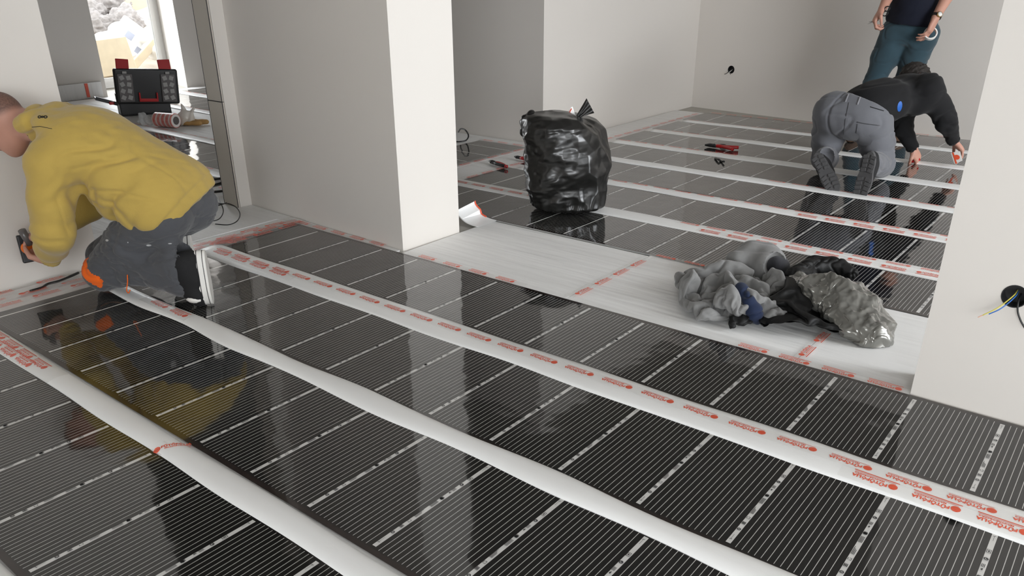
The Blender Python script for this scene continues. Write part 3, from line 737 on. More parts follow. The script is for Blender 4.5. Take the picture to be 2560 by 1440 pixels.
# ================================================================== kneeling man in the mustard sweatshirt
def yellow_man():
    f = V3(-.92, -.39, 0).normalized(); l = V3(.39, -.92, 0).normalized(); up = V3(0, 0, 1)
    toe = V3(-2.968, 1.582, .035); toeR = toe+V3(-.20, .088, 0)
    ank = toe+f*.065+up*.145; knee = toe+f*.455+up*.055; hip = V3(-3.085, 1.560, .375)
    ankR = toeR+f*.065+up*.145; kneeR = toeR+f*.43+up*.055; hipR = hip-l*.20
    pel = (hip+hipR)/2+up*.045; chest = V3(-3.335, 1.455, .655); neck = V3(-3.52, 1.355, .725); head = V3(-3.655, 1.275, .725)
    shL = V3(-3.300, 1.275, .60); elL = V3(-3.345, 1.235, .335); wrL = atX(124, 648, -3.60)
    shR = chest-l*.19+f*.08; elR = V3(-3.60, 1.50, .36); wrR = atX(112, 588, -3.66)
    B = Blob()
    B.chain([pel, (pel+chest)/2+up*.0, chest], [.09, .10, .11], .05); B.cone(chest, neck, .12, .06, .05)
    B.cone(chest+l*.1, chest-l*.1, .11, .11, .05)
    B.chain([neck-(head-neck)*.3, head], [.066, .060], .03); headblob(B, head, (head-neck).normalized()*.35+V3(-.45, -.1, -.75), f*.75+up*.62, 1.02)
    B.chain([shL, elL, wrL], [.058, .045, .030], .03); B.chain([shR, elR, wrR], [.058, .045, .030], .03)
    B.chain([hip, knee, ank], [.07, .052, .038], .03); B.chain([hipR, kneeR, ankR], [.07, .052, .038], .03)
    B.cone(hip, hipR, .075, .075, .05)
    B.chain([ank, toe+up*.02+f*.03], [.04, .028], .02); B.chain([ankR, toeR+up*.02+f*.03], [.04, .028], .02)
    hand(B, wrL, atX(84, 640, -3.72)-wrL, V3(-.35, .1, .9), -1, (.7, .8, .85, .9), .7)
    hand(B, wrR, atX(80, 590, -3.74)-wrR, V3(-.3, -.1, -.9), -1, (.7, .8, .85, .9), .6)
    V, F = B.surface(.0055, 1)
    body = fastmesh('person', V, F, M['skin'])
    # cropped hair: upper and back part of the skull
    hc = np.array(head); fd = np.array(((head-neck).normalized()*.35+V3(-.45, -.1, -.75)).normalized()); ud = np.array((f*.75+up*.62).normalized())
    ctr = V-hc; a = ctr@fd; u = ctr@ud; lat = np.linalg.norm(ctr, axis=1)
    set_hair(body, (1-sstep(.15, .17, lat))*sstep(.0, .035, u-.35*a)*(1-sstep(.075, .095, a))*sstep(-.065, -.045, u)*.85)
    tag(body, 'kneeling person in mustard hooded sweatshirt and dark grey work trousers, cropped hair', 'person')
    # ---- sweatshirt
    S_ = Blob()
    wb = (pel*.85+chest*.15)
    S_.ell(pel+up*.02+f*.01, (.135, .215, .160), _rot_from(f, up), .06)
    S_.ell((pel+chest)/2+up*.01+f*.0, (.20, .205, .155), _rot_from((chest-pel), up), .08)
    S_.ell((pel*.42+chest*.58)-up*.085+f*.02, (.17, .18, .14), _rot_from((chest-pel), up), .08)
    S_.ell(chest+up*.0, (.165, .215, .145), _rot_from((neck-pel), up), .08)
    S_.cone(shL-l*.02+up*.015, shR+l*.02, .088, .085, .06)
    S_.cone(chest, neck+up*.0-(head-neck)*.1, .12, .082, .05)
    S_.chain([shL, (shL+elL)/2+V3(.0, 0, .0), elL, elL*.5+wrL*.5, wrL+(elL-wrL)*.10], [.094, .083, .074, .062, .044], .03)
    S_.chain([shR, elR, wrR+(elR-wrR)*.12], [.090, .070, .045], .03)
    S_.cone(hip+up*.035+f*.03, hipR+up*.035+f*.03, .134, .134, .05)
    # hood lying on the shoulders
    hn = neck-(head-neck)*.15
    for k in range(9):
        an = -1.9+3.8*k/8; an2 = -1.9+3.8*(k+1)/8
        if k < 8:
            def hp(q): return hn+l*math.sin(q)*.092+(-f*.85+up*.35)*math.cos(q)*.085+up*.025
            S_.cone(hp(an), hp(an2), .034, .034, .018)
    S_.ell(hn-f*.125+up*.018+l*.02, (.100, .125, .052), _rot_from((chest-neck), up), .025)
    S_.ell(hn-f*.12+up*.01+l*.09, (.075, .05, .045), _rot_from((chest-neck), up), .02)
    # hem, open neck and cuffs
    hem_n = (pel-chest).normalized(); hem_n = (hem_n+V3(0, 0, -.14)).normalized(); hem_p = pel-up*.02+hem_n*.062
    S_.cut(hem_p, hem_n)
    S_.dig(head-(head-neck)*.0, neck+(neck-head)*.12, .085, .062)
    wd = (wrL-elL).normalized(); S_.dig(wrL+wd*.05, wrL-wd*.02, .036, .036)
    fr = np.array(chest-pel); fr /= np.linalg.norm(fr)
    def disp(P):
        r = np.zeros(len(P))
        low = near(P, pel+f*.12-up*.06+l*.08, .04, .26)          # belly bunching above the waist
        r += low*.022*folds(P, (0.55, .1, .83), 85, 1, .9, 1.6)
        sd = near(P, chest*.55+pel*.45+l*.16-up*.03, .06, .28)
        r += sd*.017*folds(P, (.75, .1, -.66), 62, 2, 1.1, 2.2)
        el = near(P, elL, .04, .16); r += el*.006*folds(P, (0, .2, 1), 95, 3, .8, 2)
        ar = near(P, shL-up*.10-f*.05, .02, .15); r += ar*.018*folds(P, (.8, 0, -.6), 80, 4, .7, 2)
        hd = near(P, hn-f*.06, .05, .17); r += hd*.013*folds(P, (.2, -.7, .6), 110, 5, 1.2, 1.8)
        cf = near(P, wrL+(elL-wrL)*.2, .03, .12); r += cf*.005*folds(P, np.array(wrL-elL), 190, 6, .5, 2)
        r += .004*wob(P, 14, 1)+.002*wob(P, 34, 2)+.006*crease(P, 9, 2, .10)*near(P, (chest+pel)/2-up*.08+l*.1, .1, .35)
        # ribbed waistband
        hb = -((P-np.array(hem_p))@np.array(hem_n)); r += -.006*(1-sstep(.045, .055, hb))
        return r
    V, F = S_.surface(.0062, 2, disp); sw = fastmesh('sweatshirt', V, F, M['mustard'], body)
    # hood lettering: two small dark embroidered marks
    b = MB(); 
    for k in range(5):
        c0 = atY(96+k*6, 293+(k % 2)*1.0, 1.27)
    # ---- trousers
    T = Blob()
    T.ell(pel+up*.0+f*.02, (.125, .180, .140), _rot_from(f, up), .05)
    T.ell(hip+f*.015+up*.0, (.115, .095, .125), None, .04)
    T.chain([hip+f*.02, hip*.5+knee*.5+up*.02, knee+up*.035], [.112, .100, .075], .04)
    T.chain([hipR+f*.02, hipR*.5+kneeR*.5+up*.02, kneeR+up*.035], [.120, .105, .075], .04)
    T.ell(knee+up*.015+f*.005, (.075, .068, .078), None, .03)
    T.chain([knee+up*.01, (knee+ank)/2+up*.02, ank+up*.0], [.070, .076, .074], .009)
    T.cone(ank+up*.035-f*.005, ank-up*.075-f*.01, .066, .066, .03); T.cone((knee+ank)/2, ank-up*.06-f*.0, .07, .07, .009)
    T.chain([kneeR+up*.01, (kneeR+ankR)/2+up*.02, ankR], [.070, .075, .070], .03)
    T.cut(V3(0, 0, .006), (0, 0, -1))
    T.dig(toe-f*.02+up*.03, ank+up*.05-f*.03, .040, .044)
    def dt(P):
        r = .003*wob(P, 22, 3)+.006*crease(P, 13, 3, .12)+.004*crease(P, 22, 1, .12, (1, 1, 2))
        r += near(P, (hip+knee)/2+l*.05, .05, .22)*.006*folds(P, np.array((knee-hip))+np.array((0, 0, -.3)), 130, 7, .8, 1.7)
        r += near(P, hip+f*.13+up*.02, .03, .16)*.010*folds(P, (.2, .2, .95), 140, 8, .7, 1.6)
        r += near(P, (knee+ank)/2, .03, .2)*.012*folds(P, (.9, .3, .55), 70, 9, .9, 1.8)
        r += near(P, ank, .02, .12)*.003*folds(P, (.3, .1, .9), 75, 2, .9, 1.8)
        return r
    V, F = T.surface(.0062, 2, dt)
    ctr = V[F].mean(1); fm = np.zeros(len(F))
    # paint marks are left to the weave; knee pad colour patch on the outer front of the knee
    kc = knee+up*.050+f*.030+l*.060
    q = ctr-np.array(kc); band = (q@np.array(up*.78+f*-.62))
    fm[(np.abs(band) < .027) & (np.linalg.norm(q, axis=1) < .095)] = 1
    fastmesh('trousers', V, F, None, body, mats=[M['work_grey'], M['vivid_orange']], fm=fm)
    # drawstring end hanging by the knee
    b = MB(); p0 = (knee+ank)/2+l*.075-up*.02
    b.tube(smoothpath([p0+up*.03, p0+l*.008, p0-up*.035+f*.01+l*.012, p0-up*.045-f*.0+l*.016, p0-up*.03-f*.012+l*.016]), .0022, 6)
    b.build('drawstring', M['vivid_orange'], body, True)
    # ---- sneakers standing on their toes, soles facing back
    f = V3(-.62, -.78, 0).normalized(); l = V3(.78, -.62, 0).normalized(); toe = toe+V3(.022, .018, 0); toeR = toeR+V3(-.02, .01, 0)
    for nm, t_, a_, near_ in (('sneaker', toe, ank, 1), ('sneaker', toeR, ankR, 0)):
        A = Blob(); Sx = -f
        A.chain([t_+f*.012+up*.0, t_+up*.10+f*.020, t_+up*.175+f*.022], [.036, .043, .038], .03); A.chain([t_+f*.05+up*.03, t_+up*.16+f*.06], [.030, .040], .03)
        A.ell(t_+up*.145+f*.055, (.045, .040, .055), None, .03)
        A.ell(t_+up*.03+f*.02, (.035, .046, .040), _rot_from(f, up), .02)
        A.cut(t_-f*.004, -f)
        A.cut(V3(0, 0, .010), (0, 0, -1))
        V, F = A.surface(.0045, 1); up_o = fastmesh(nm, V, F, M['canvas'], body)
        # rubber sole with a thin black line, outline narrower at the waist
        def outline(n=48, grow=0.0):
            r = []
            for k in range(n):
                a = 2*PI*k/n; h = -math.cos(a); w = math.sin(a)
                wid = .044*(1+.08*-h)*(1-.12*math.exp(-((h-.15)/.35)**2)); r.append((w*(wid+grow), .108+h*(.118+grow)))
            return r
        def slab(x0, x1, g, m):
            b = MB(); o = outline(grow=g); n = len(o)
            for x in (x0, x1):
                for w, h in o: b.v.append(tuple(t_+f*x+l*w+up*(h-.014)))
            b.f += [(k, (k+1) % n, n+(k+1) % n, n+k) for k in range(n)]; b.f += [tuple(range(n))[::-1], tuple(range(n, 2*n))]; b.m = [0]*len(b.f)
            return b.build('sole' if m == 'rubber' else 'sole_line', M[m], up_o, False)
        slab(-.036, .004, 0, 'rubber'); slab(-.004, -.001, .0012, 'black_line'); slab(-.026, -.0235, .0012, 'black_line')
        b = MB(); b.ball(t_+up*.014+f*.026, (.046, .048, .026), rot=Matrix(_rot_from(f, up).tolist())); b.build('toe_cap', M['rubber'], up_o, True)
        if near_:
            b = MB()
            for k in range(3):
                q_ = t_+up*(.045+.018*k)+f*(.048+.004*k)+l*.026
                b.tube([q_-f*.012-l*.004, q_+l*.010, q_+f*.012-l*.006], .0032, 6)
            b.build('laces', M['rubber'], up_o, True)
    return body, wrL
yb, _ywr = yellow_man()
# ================================================================== man kneeling in black sweatshirt
def black_man():
    up = V3(0, 0, 1); lf = V3(-.30, .95, 0).normalized(); rf = V3(-.06, 1, 0).normalized()
    toeL = V3(-1.500, 5.15, .04); toeR = V3(-1.335, 5.14, .04)
    kneeL = V3(-1.745, 5.62, .085); kneeR = V3(-1.375, 5.66, .085)
    ankL = V3(-1.600, 5.25, .17); ankR = V3(-1.345, 5.235, .185)
    hipL = V3(-1.70, 5.53, .425); hipR = V3(-1.47, 5.60, .395); pel = (hipL+hipR)/2+up*.03
    shR = atY(2322, 222, 5.92); shL = atY(2268, 252, 6.12); chest = (shR+shL)/2+V3(-.04, -.05, .0); neck = chest+V3(.03, .12, .065); head = atY(2284, 201, 6.22)
    elR = atY(2366, 300, 6.12); wrR = atY(2384, 352, 6.28); elL = atY(2254, 316, 6.26); wrL = atY(2283, 372, 6.30)
    sp = (chest-pel).normalized(); side = sp.cross(up).normalized()
    B = Blob()
    B.chain([pel, (pel+chest)/2, chest], [.08, .09, .10], .05); B.cone(shL, shR, .07, .07, .05)
    B.chain([chest, neck, head], [.10, .062, .055], .04); headblob(B, head, V3(-.10, .55, -.8), V3(-.1, .8, .55))
    B.chain([shL, elL, wrL], [.055, .043, .029], .03); B.chain([shR, elR, wrR], [.055, .043, .029], .03)
    B.chain([hipL, kneeL, (kneeL+ankL*2)/3], [.075, .050, .036], .03); B.chain([hipR, kneeR, (kneeR+ankR*2)/3], [.085, .052, .04], .03); B.cone(hipL, hipR, .09, .09, .05)
    
    hand(B, wrL, V3(.35, .25, -.62), V3(-.55, .3, -.5), -1, (.55, .75, .85, .9), .6, 1.05)
    hand(B, wrR, V3(.35, .15, -.35), V3(-.3, -.2, -.8), 1, (.6, .65, .7, .7), .7, 1.05)
    V, F = B.surface(.0060, 1)
    ctr = V[F].mean(1)-np.array(head); u = ctr@np.array(V3(-.1, .8, .55).normalized()); a = ctr@np.array(V3(-.10, .55, -.8).normalized())
    hm = (np.linalg.norm(ctr, axis=1) < .17) & ((u-.6*a) > -.045)
    body = fastmesh('person', V, F, None, None, mats=[M['skin'], M['hair']], fm=hm.astype(int))
    tag(body, 'kneeling person seen from behind in black sweatshirt and mid grey trousers, reaching to the floor', 'person')
    Hr = Blob(); Hr.ell(head+V3(-.0, .01, .035), (.095, .092, .085), None, .02); Hr.ell(head+V3(.0, -.045, .0), (.080, .06, .06), None, .02)
    Hr.cut(head+V3(.05, .05, -.05), V3(-.1, .35, -.8))
    V, F = Hr.surface(.006, 1, lambda P: .006*wob(P, 70, 3)+.004*wob(P, 130, 4)); fastmesh('hair', V, F, M['hair'], body)
    S_ = Blob(); Rt = _rot_from(sp, up)
    S_.ell(pel+sp*.10+up*.01, (.14, .180, .130), Rt, .06); S_.ell((pel+chest)/2+up*.015, (.18, .19, .145), Rt, .07); S_.ell(chest+up*.0, (.15, .20, .140), Rt, .06)
    S_.cone(shL, shR, .088, .088, .05); S_.cone(chest, neck, .11, .075, .04)
    S_.chain([shL, elL, wrL+(elL-wrL)*.08], [.088, .070, .046], .03); S_.chain([shR, elR, wrR+(elR-wrR)*.08], [.090, .072, .046], .03)
    hn = (-sp+V3(0, 0, -.25)).normalized(); S_.cut(pel-sp*.035+up*.02, hn)
    S_.dig(head, neck+(neck-head)*.1, .08, .066)
    for w, e in ((wrL, elL), (wrR, elR)): wd = (w-e).normalized(); S_.dig(w+wd*.05, w-wd*.015, .037, .036)
    def ds(P):
        return .005*wob(P, 16, 2)+.006*crease(P, 10, 3, .12)+near(P, elR, .04, .2)*.008*folds(P, (.3, .2, 1), 80, 1)+near(P, elL, .04, .2)*.008*folds(P, (.3, .2, 1), 80, 3)+near(P, (pel+chest)/2, .05, .25)*.007*folds(P, (.8, .1, -.5), 55, 4)+near(P, shR, .02, .16)*.008*folds(P, (1, .2, -.4), 70, 6)
    V, F = S_.surface(.0068, 2, ds); sw = fastmesh('sweatshirt', V, F, M['black_cloth'], body)
    # small blue emblem on the side of the sweatshirt
    T = Blob()
    T.ell(pel-sp*.02+up*.0, (.13, .185, .14), _rot_from(rf, up), .05)
    T.ell(hipL-rf*.03, (.12, .115, .13), None, .04); T.ell(hipR-rf*.03, (.12, .115, .13), None, .04)
    T.ell(pel-rf*.02+side*.02-up*.03, (.15, .20, .15), _rot_from(rf, up), .05)
    T.chain([hipL, hipL*.5+kneeL*.5, kneeL+up*.03], [.122, .105, .080], .035); T.chain([hipR, hipR*.5+kneeR*.5, kneeR+up*.03], [.122, .108, .085], .035)
    T.chain([kneeL+up*.01, (kneeL+ankL)/2+up*.01, ankL+V3(-.02, -.01, .02)], [.075, .074, .064], .03); T.chain([kneeR+up*.01, (kneeR+ankR)/2+up*.01, ankR], [.078, .074, .062], .03)
    T.cut(V3(0, 0, .007), (0, 0, -1)); T.cut(pel+sp*.03+up*.05, (sp.x*.6, sp.y*.6, 1.0))
    T.dig(toeL, ankL+V3(0, -.04, .05), .036, .042); T.dig(toeR, ankR+V3(0, -.04, .05), .036, .042)
    def dt(P):
        # a centre seam and creases behind the knees
        r = .003*wob(P, 20, 1)+.006*crease(P, 11, 2, .12)+near(P, kneeL+up*.12, .03, .2)*.007*folds(P, (.3, 0, 1), 75, 2)+near(P, kneeR+up*.12, .03, .22)*.007*folds(P, (-.3, 0, 1), 75, 5)
        d = (P-np.array(pel))@np.array(side); r -= .006*np.exp(-(d/.006)**2)*(P[:, 2] > .2)*(P[:, 1] < pel.y+.02)
        return r
    V, F = T.surface(.0062, 2, dt); fastmesh('trousers', V, F, M['mid_grey'], body)
    # surface finder: first hit of a ray on a garment, used to sew pockets, loops and emblems on
    return dict(body=body, toeL=toeL, toeR=toeR, wrL=wrL, wrR=wrR, pel=pel, sp=sp, side=side, rf=rf)
bk = black_man()
def stick_on(objs, px, py, lift=.002):
    """point of a garment seen from the camera station at a measured direction, and the surface normal"""
    d = Vector(_ray(px, py)).normalized(); o0 = Vector(_C); best = None
    for o in objs:
        h, p, n, i = o.ray_cast(o0, d)
        if h and (best is None or (p-o0).length < (best[0]-o0).length): best = (p+n*lift, n)
    return best
def patch(name, objs, pts, m, parent, lift=.002, thick=.0):
    P = []; c = (sum(p[0] for p in pts)/len(pts), sum(p[1] for p in pts)/len(pts))
    rings = (1, .66, .33)
    V = []; n = len(pts)
    for r in rings:
        for q in pts:
            h = stick_on(objs, c[0]+(q[0]-c[0])*r, c[1]+(q[1]-c[1])*r, lift)
            if h is None: return None
            V.append(h[0])
    h = stick_on(objs, c[0], c[1], lift)
    if h is None: return None
    V.append(h[0])
    Fc = [(k*n+i, k*n+(i+1) % n, (k+1)*n+(i+1) % n, (k+1)*n+i) for k in range(2) for i in range(n)]+[(2*n+i, 2*n+(i+1) % n, 3*n) for i in range(n)]
    return mesh(name, V, Fc, M[m], parent, True)
def seam(name, objs, pts, r, m, parent):
    P = []
    for i in range(len(pts)-1):
        for t in (0, .25, .5, .75):
            q = (pts[i][0]*(1-t)+pts[i+1][0]*t, pts[i][1]*(1-t)+pts[i+1][1]*t); h = stick_on(objs, *q, .0)
            if h: P.append(h[0])
    h = stick_on(objs, *pts[-1], .0)
    if h: P.append(h[0])
    if len(P) < 2: return None
    b = MB(); b.tube(P, r, 6); return b.build(name, M[m], parent, True)
M['emblem'] = mat('blue_emblem', (.012, .10, .40), .5)
M['grey_dark'] = cloth('dark_grey_seam', (.045, .046, .05))
M['grey_light'] = cloth('light_grey_loop', (.20, .20, .215))
bpy.context.view_layer.update()
_tb = [c for c in bk['body'].children if c.name.startswith('trousers')]; _sb = [c for c in bk['body'].children if c.name.startswith('sweatshirt')]
patch('emblem', _sb, [(2249+6*math.cos(a)+2*math.sin(a), 266-13*math.sin(a)) for a in [k*PI/6 for k in range(12)]], 'emblem', _sb[0])
for q in ([(2121, 236), (2113, 255)], [(2150, 243), (2143, 262)]):
    seam('belt_loop', _tb+_sb, q, .006, 'grey_light', _tb[0])
seam('seam', _tb, [(2122, 256), (2113, 300), (2108, 345)], .0028, 'grey_dark', _tb[0])
seam('pocket_edge', _tb, [(2142, 305), (2160, 309), (2200, 314)], .003, 'grey_dark', _tb[0])
patch('pocket', _tb, [(2156, 308), (2166, 330), (2182, 350), (2176, 362), (2160, 364), (2144, 356), (2141, 330), (2144, 309)], 'mid_grey', _tb[0], .006)
seam('pocket_edge', _tb, [(2175, 267), (2209, 277)], .003, 'black_cloth', _tb[0])
# soles of the work shoes
def work_shoe(t_, up_dir, back, parent, s=1.0):
    u = Vector(up_dir).normalized(); b_ = Vector(back); b_ = (b_-u*b_.dot(u)).normalized(); w = u.cross(b_)
    A = Blob(); A.chain([t_-b_*.035+u*.02, t_-b_*.045+u*.12, t_-b_*.045+u*.22], [.036, .042, .038], .03); A.ell(t_-b_*.075+u*.17, (.045, .045, .055), None, .03)
    A.cut(t_-b_*.012, b_)
    V, F = A.surface(.005, 1); sh = fastmesh('shoe', V, F, M['canvas'], parent)
    n = 40; o = []
    for k in range(n):
        a = 2*PI*k/n; h = -math.cos(a); q = math.sin(a); wid = .050*(1+.10*-h)*(1-.20*math.exp(-((h-.20)/.32)**2)); o.append((q*wid, .125+h*.150))
    b = MB()
    L = [(-.022, 1), (-.006, 1.02), (.004, .97), (.004, .90)]
    for x, g in L:
        for q, h in o: b.v.append(tuple(t_+b_*x+w*q*g+u*(.125+(h-.125)*g-.012)))
    for j in range(3): b.f += [(j*n+k, j*n+(k+1) % n, (j+1)*n+(k+1) % n, (j+1)*n+k) for k in range(n)]
    b.f += [tuple(range(n))[::-1], tuple(range(3*n, 4*n))]; b.m = [0]*len(b.f)
    # raised tread blocks
    for j in range(9):
        h0 = .0+.0275*j
        if j == 4: continue
        for sgn in (-1, 1):
            wd = .050*(1+.10*-((h0-.11)/.15))*(1-.20*math.exp(-(((h0-.125)/.15-.2)/.32)**2))
            R = Matrix((tuple(w), tuple(b_), tuple(u))).transposed()
            b.box(t_+b_*.006+w*sgn*wd*.46+u*(h0+.008), (wd*.72, .006, .021), R@Matrix.Rotation(sgn*.25, 3, 'Y'), 0, .002)
    b.build('sole', M['sole_grey'], sh)
    return sh
work_shoe(bk['toeL']+V3(0, -.012, -.02), V3(-.62, .12, .78), V3(.12, -1, .30), bk['body'])
work_shoe(bk['toeR']+V3(0, -.012, -.02), V3(.06, .05, .99), V3(0, -1, .12), bk['body'])

# ================================================================== standing man in jeans
def stand_man():
    up = V3(0, 0, 1); g = V3(.10, -.99, 0).normalized(); l = up.cross(g)      # his left is on the photo's right
    if Vector(_R).dot(l) < 0: l = -l
    Yb = 7.12
    pel = atY(2272, 92, Yb); pel.z = .86
    hipR = pel-l*.10-up*.03; hipL = pel+l*.10-up*.03
    kneeR = atY(2190, 186, Yb-.06); kneeL = atY(2262, 205, Yb+.02); 
    kneeR.z = .47; kneeL.z = .47
    ankR = V3(kneeR.x-.07, Yb-.12, .09); ankL = V3(kneeL.x+.02, Yb+.14, .09)
    ch = pel+up*.40+V3(-.0, -.03, 0); nk = ch+up*.20; hd = nk+up*.14+g*.04
    shL = ch+l*.19+up*.06; shR = ch-l*.19+up*.06
    elL = atY(2374, -18, Yb-.04); wrL = atY(2339, 44, Yb-.16); elR = atY(2228, -22, Yb-.08); wrR = atY(2206, 22, Yb-.24)
    B = Blob()
    B.chain([pel, (pel+ch)/2, ch], [.09, .10, .11], .05); B.cone(shL, shR, .065, .065, .05); B.chain([ch, nk, hd], [.11, .062, .055], .04); headblob(B, hd, g*.8+up*-.5, up*.85+g*.4)
    B.chain([shL, elL, wrL], [.058, .046, .030], .03); B.chain([shR, elR, wrR], [.058, .046, .030], .03)
    B.chain([hipL, kneeL, ankL], [.09, .055, .042], .03); B.chain([hipR, kneeR, ankR], [.09, .055, .042], .03); B.cone(hipL, hipR, .085, .085, .05)
    for a in (ankL, ankR): B.cone(a-up*.03, a+g*.13-up*.055, .035, .028, .02)
    hand(B, wrL, V3(-.16, -.1, -.9), V3(-.8, .1, .1), 1, (.35, .45, .5, .55), .4, 1.12)
    hand(B, wrR, V3(-.35, -.2, -.8), V3(.7, .3, -.3), 1, (.8, .9, .95, .95), .7, 1.12)
    V, F = B.surface(.0065, 1); c = V[F].mean(1)-np.array(hd)
    hm = (np.linalg.norm(c, axis=1) < .2) & ((c@np.array(up)-.6*(c@np.array(g))) > .02)
    body = fastmesh('person', V, F, None, None, mats=[M['skin'], M['hair']], fm=hm.astype(int))
    tag(body, 'standing person in navy tee and faded jeans, holding scissors and a tape roll', 'person')
    Te = Blob(); Te.chain([pel+up*.02, (pel+ch)/2, ch], [.155, .150, .16], .05); Te.ell(pel+up*.10, (.19, .14, .16), _rot_from(l, up), .05); Te.cone(shL, shR, .085, .085, .05)
    Te.cone(shL, shL*.55+elL*.45, .082, .070, .03); Te.cone(shR, shR*.55+elR*.45, .082, .070, .03); Te.cone(ch, nk, .12, .07, .04)
    Te.cut(pel+up*.035, (-.1, 0, -1)); Te.dig(hd, nk, .08, .066)
    V, F = Te.surface(.008, 2, lambda P: .004*wob(P, 15, 2)+.006*near(P, pel+up*.1, .02, .25)*folds(P, (.3, .1, 1), 60, 2)); fastmesh('tee_shirt', V, F, M['navy_tee'], body)
    T = Blob(); T.ell(pel-up*.01, (.185, .135, .13), _rot_from(l, up), .05)
    T.chain([hipL, (hipL+kneeL)/2, kneeL, ankL+up*.02], [.118, .100, .080, .072], .03); T.chain([hipR, (hipR+kneeR)/2, kneeR, ankR+up*.02], [.118, .100, .080, .072], .03)
    T.cut(pel+up*.085, (0, 0, 1)); T.cut(V3(0, 0, .035), (0, 0, -1))
    def dj(P): return .004*wob(P, 18, 2)+.005*crease(P, 12, 2, .12)+.008*near(P, pel-up*.12, .03, .25)*folds(P, (.5, 0, 1), 60, 1)+.008*near(P, kneeR, .03, .2)*folds(P, (.2, .2, 1), 70, 3)+.008*near(P, kneeL, .03, .2)*folds(P, (-.2, .2, 1), 70, 4)
    V, F = T.surface(.007, 2, dj); fastmesh('jeans', V, F, M['denim'], body)
    for a in (ankL, ankR):
        A = Blob(); A.ell(a-up*.03, (.045, .05, .05), None, .03); A.cone(a-up*.045, a+g*.15-up*.055, .042, .036, .03); A.cut(V3(0, 0, .008), (0, 0, -1))
        V, F = A.surface(.006, 1); fastmesh('boot', V, F, M['boot'], body)
    # wrist watch
    wd = (wrL-elL).normalized(); b = MB(); b.tube([wrL-wd*.02, wrL-wd*.002], .0375, 20); w_ = b.build('watch_strap', M['leather'], body, True)
    n = (Vector(_C)-wrL).normalized(); n = (n-wd*n.dot(wd)).normalized(); n = (n+l*.5).normalized(); c0 = wrL-wd*.011+n*.036
    b = MB(); b.tube([c0-n*.004, c0+n*.006], .021, 20); b.build('watch_case', M['gold'], w_, True)
    b = MB(); b.tube([c0+n*.006, c0+n*.0072], .017, 20); b.build('watch_dial', M['paper'], w_, True)
    return dict(wrL=wrL, wrR=wrR, l=l, g=g)
M['boot'] = mat('brown_suede_boot', (.12, .07, .045), .85); M['gold'] = mat('gold_case', (.75, .55, .25), .25, metal=1)
st = stand_man()
# ================================================================== window of the left room and what lies outside
def frame_rect(mb, x, y0, y1, z0, z1, w, d, m=0):
    mb.box((x, (y0+y1)/2, z0+w/2), (d, y1-y0, w), None, m); mb.box((x, (y0+y1)/2, z1-w/2), (d, y1-y0, w), None, m)
    mb.box((x, y0+w/2, (z0+z1)/2), (d, w, z1-z0-2*w), None, m); mb.box((x, y1-w/2, (z0+z1)/2), (d, w, z1-z0-2*w), None, m)
b = MB(); frame_rect(b, -10.45, 4.60, 5.755, 0, 2.45, .07, .07); wn = b.build('window_1', M['pvc']); wn['kind'] = 'structure'
b = MB(); frame_rect(b, -10.43, 4.665, 5.69, .065, 2.385, .05, .05); b.build('window_sash', M['pvc'], wn)
gl = bpy.data.materials.new('window_glass'); gl.use_nodes = True; g_ = gl.node_tree.nodes['Principled BSDF']; g_.inputs['Transmission Weight'].default_value = 1; g_.inputs['Roughness'].default_value = 0; g_.inputs['IOR'].default_value = 1.01; g_.inputs['Base Color'].default_value = (.97, .99, .98, 1)
b = MB(); b.box((-10.43, 5.18, 1.225), (.006, .92, 2.22)); b.build('pane', gl, wn)
wall_box('wall_window_head', -10.6, -10.4, 4.6, 5.76, 2.45, 2.7)
# yard: rising ground with building rubbish
random.seed(11)
M['soil'] = mat('pale_soil', (.40, .34, .28), .95, var=.35, varscale=6); M['brush'] = mat('dry_brush', (.33, .30, .29), .95, var=.5, varscale=14)
M['plank'] = mat('pale_timber', (.62, .52, .38), .8, var=.15, varscale=8); M['brick'] = mat('pink_board', (.60, .27, .20), .8, var=.1)
M['sack'] = mat('white_sack', (.78, .77, .75), .7); M['sackprint'] = mat('grey_sack_print', (.32, .33, .40), .7); M['yard_box'] = mat('cardboard', (.52, .38, .24), .8, var=.15, varscale=5)
V = []; n = 40
for j in range(n+1):
    for i in range(n+1):
        x = -10.62-i*.36; y = -1+j*.4; z = -.25+max(0, (-12.4-x))*.33+.16*noise.noise(Vector((x*1.1, y*1.1, 0)))+.06*noise.noise(Vector((x*4, y*4, 2)))
        V.append((x, y, min(z, 2.6)))
Fc = [(j*(n+1)+i, (j+1)*(n+1)+i, (j+1)*(n+1)+i+1, j*(n+1)+i+1) for j in range(n) for i in range(n)]
o = mesh('yard_ground', V, Fc, M['soil'], smooth=True); o['kind'] = 'structure'
def yard_z(x, y): return min(2.6, -.25+max(0, (-12.4-x))*.33+.16*noise.noise(Vector((x*1.1, y*1.1, 0))))
def yard_obj(nm, px, py, X, dims, rot, m, label, cat, dz=0, bev=.01):
    p = atX(px, py, X); b = MB(); b.box((0, 0, 0), dims, None, 0, bev); o = b.build(nm, M[m]); o.location = p+V3(0, 0, dz); o.rotation_euler = rot
    return tag(o, label, cat)
yard_obj('cement_sack', 322, 108, -13.6, (.10, .80, .55), (.72, -.5, .0), 'sack', 'white printed paper sack lying askew in the middle of the rubble outside', 'sack', 0, .03)
o = bpy.data.objects['cement_sack']
b = MB()
for (y0, z0, w, h) in ((-.20, .02, .16, .14), (.10, .05, .14, .12), (-.05, -.16, .12, .08), (.2, -.15, .10, .06)): b.box((.052, y0, z0), (.003, w, h))
b.build('sack_print', M['sackprint'], o)
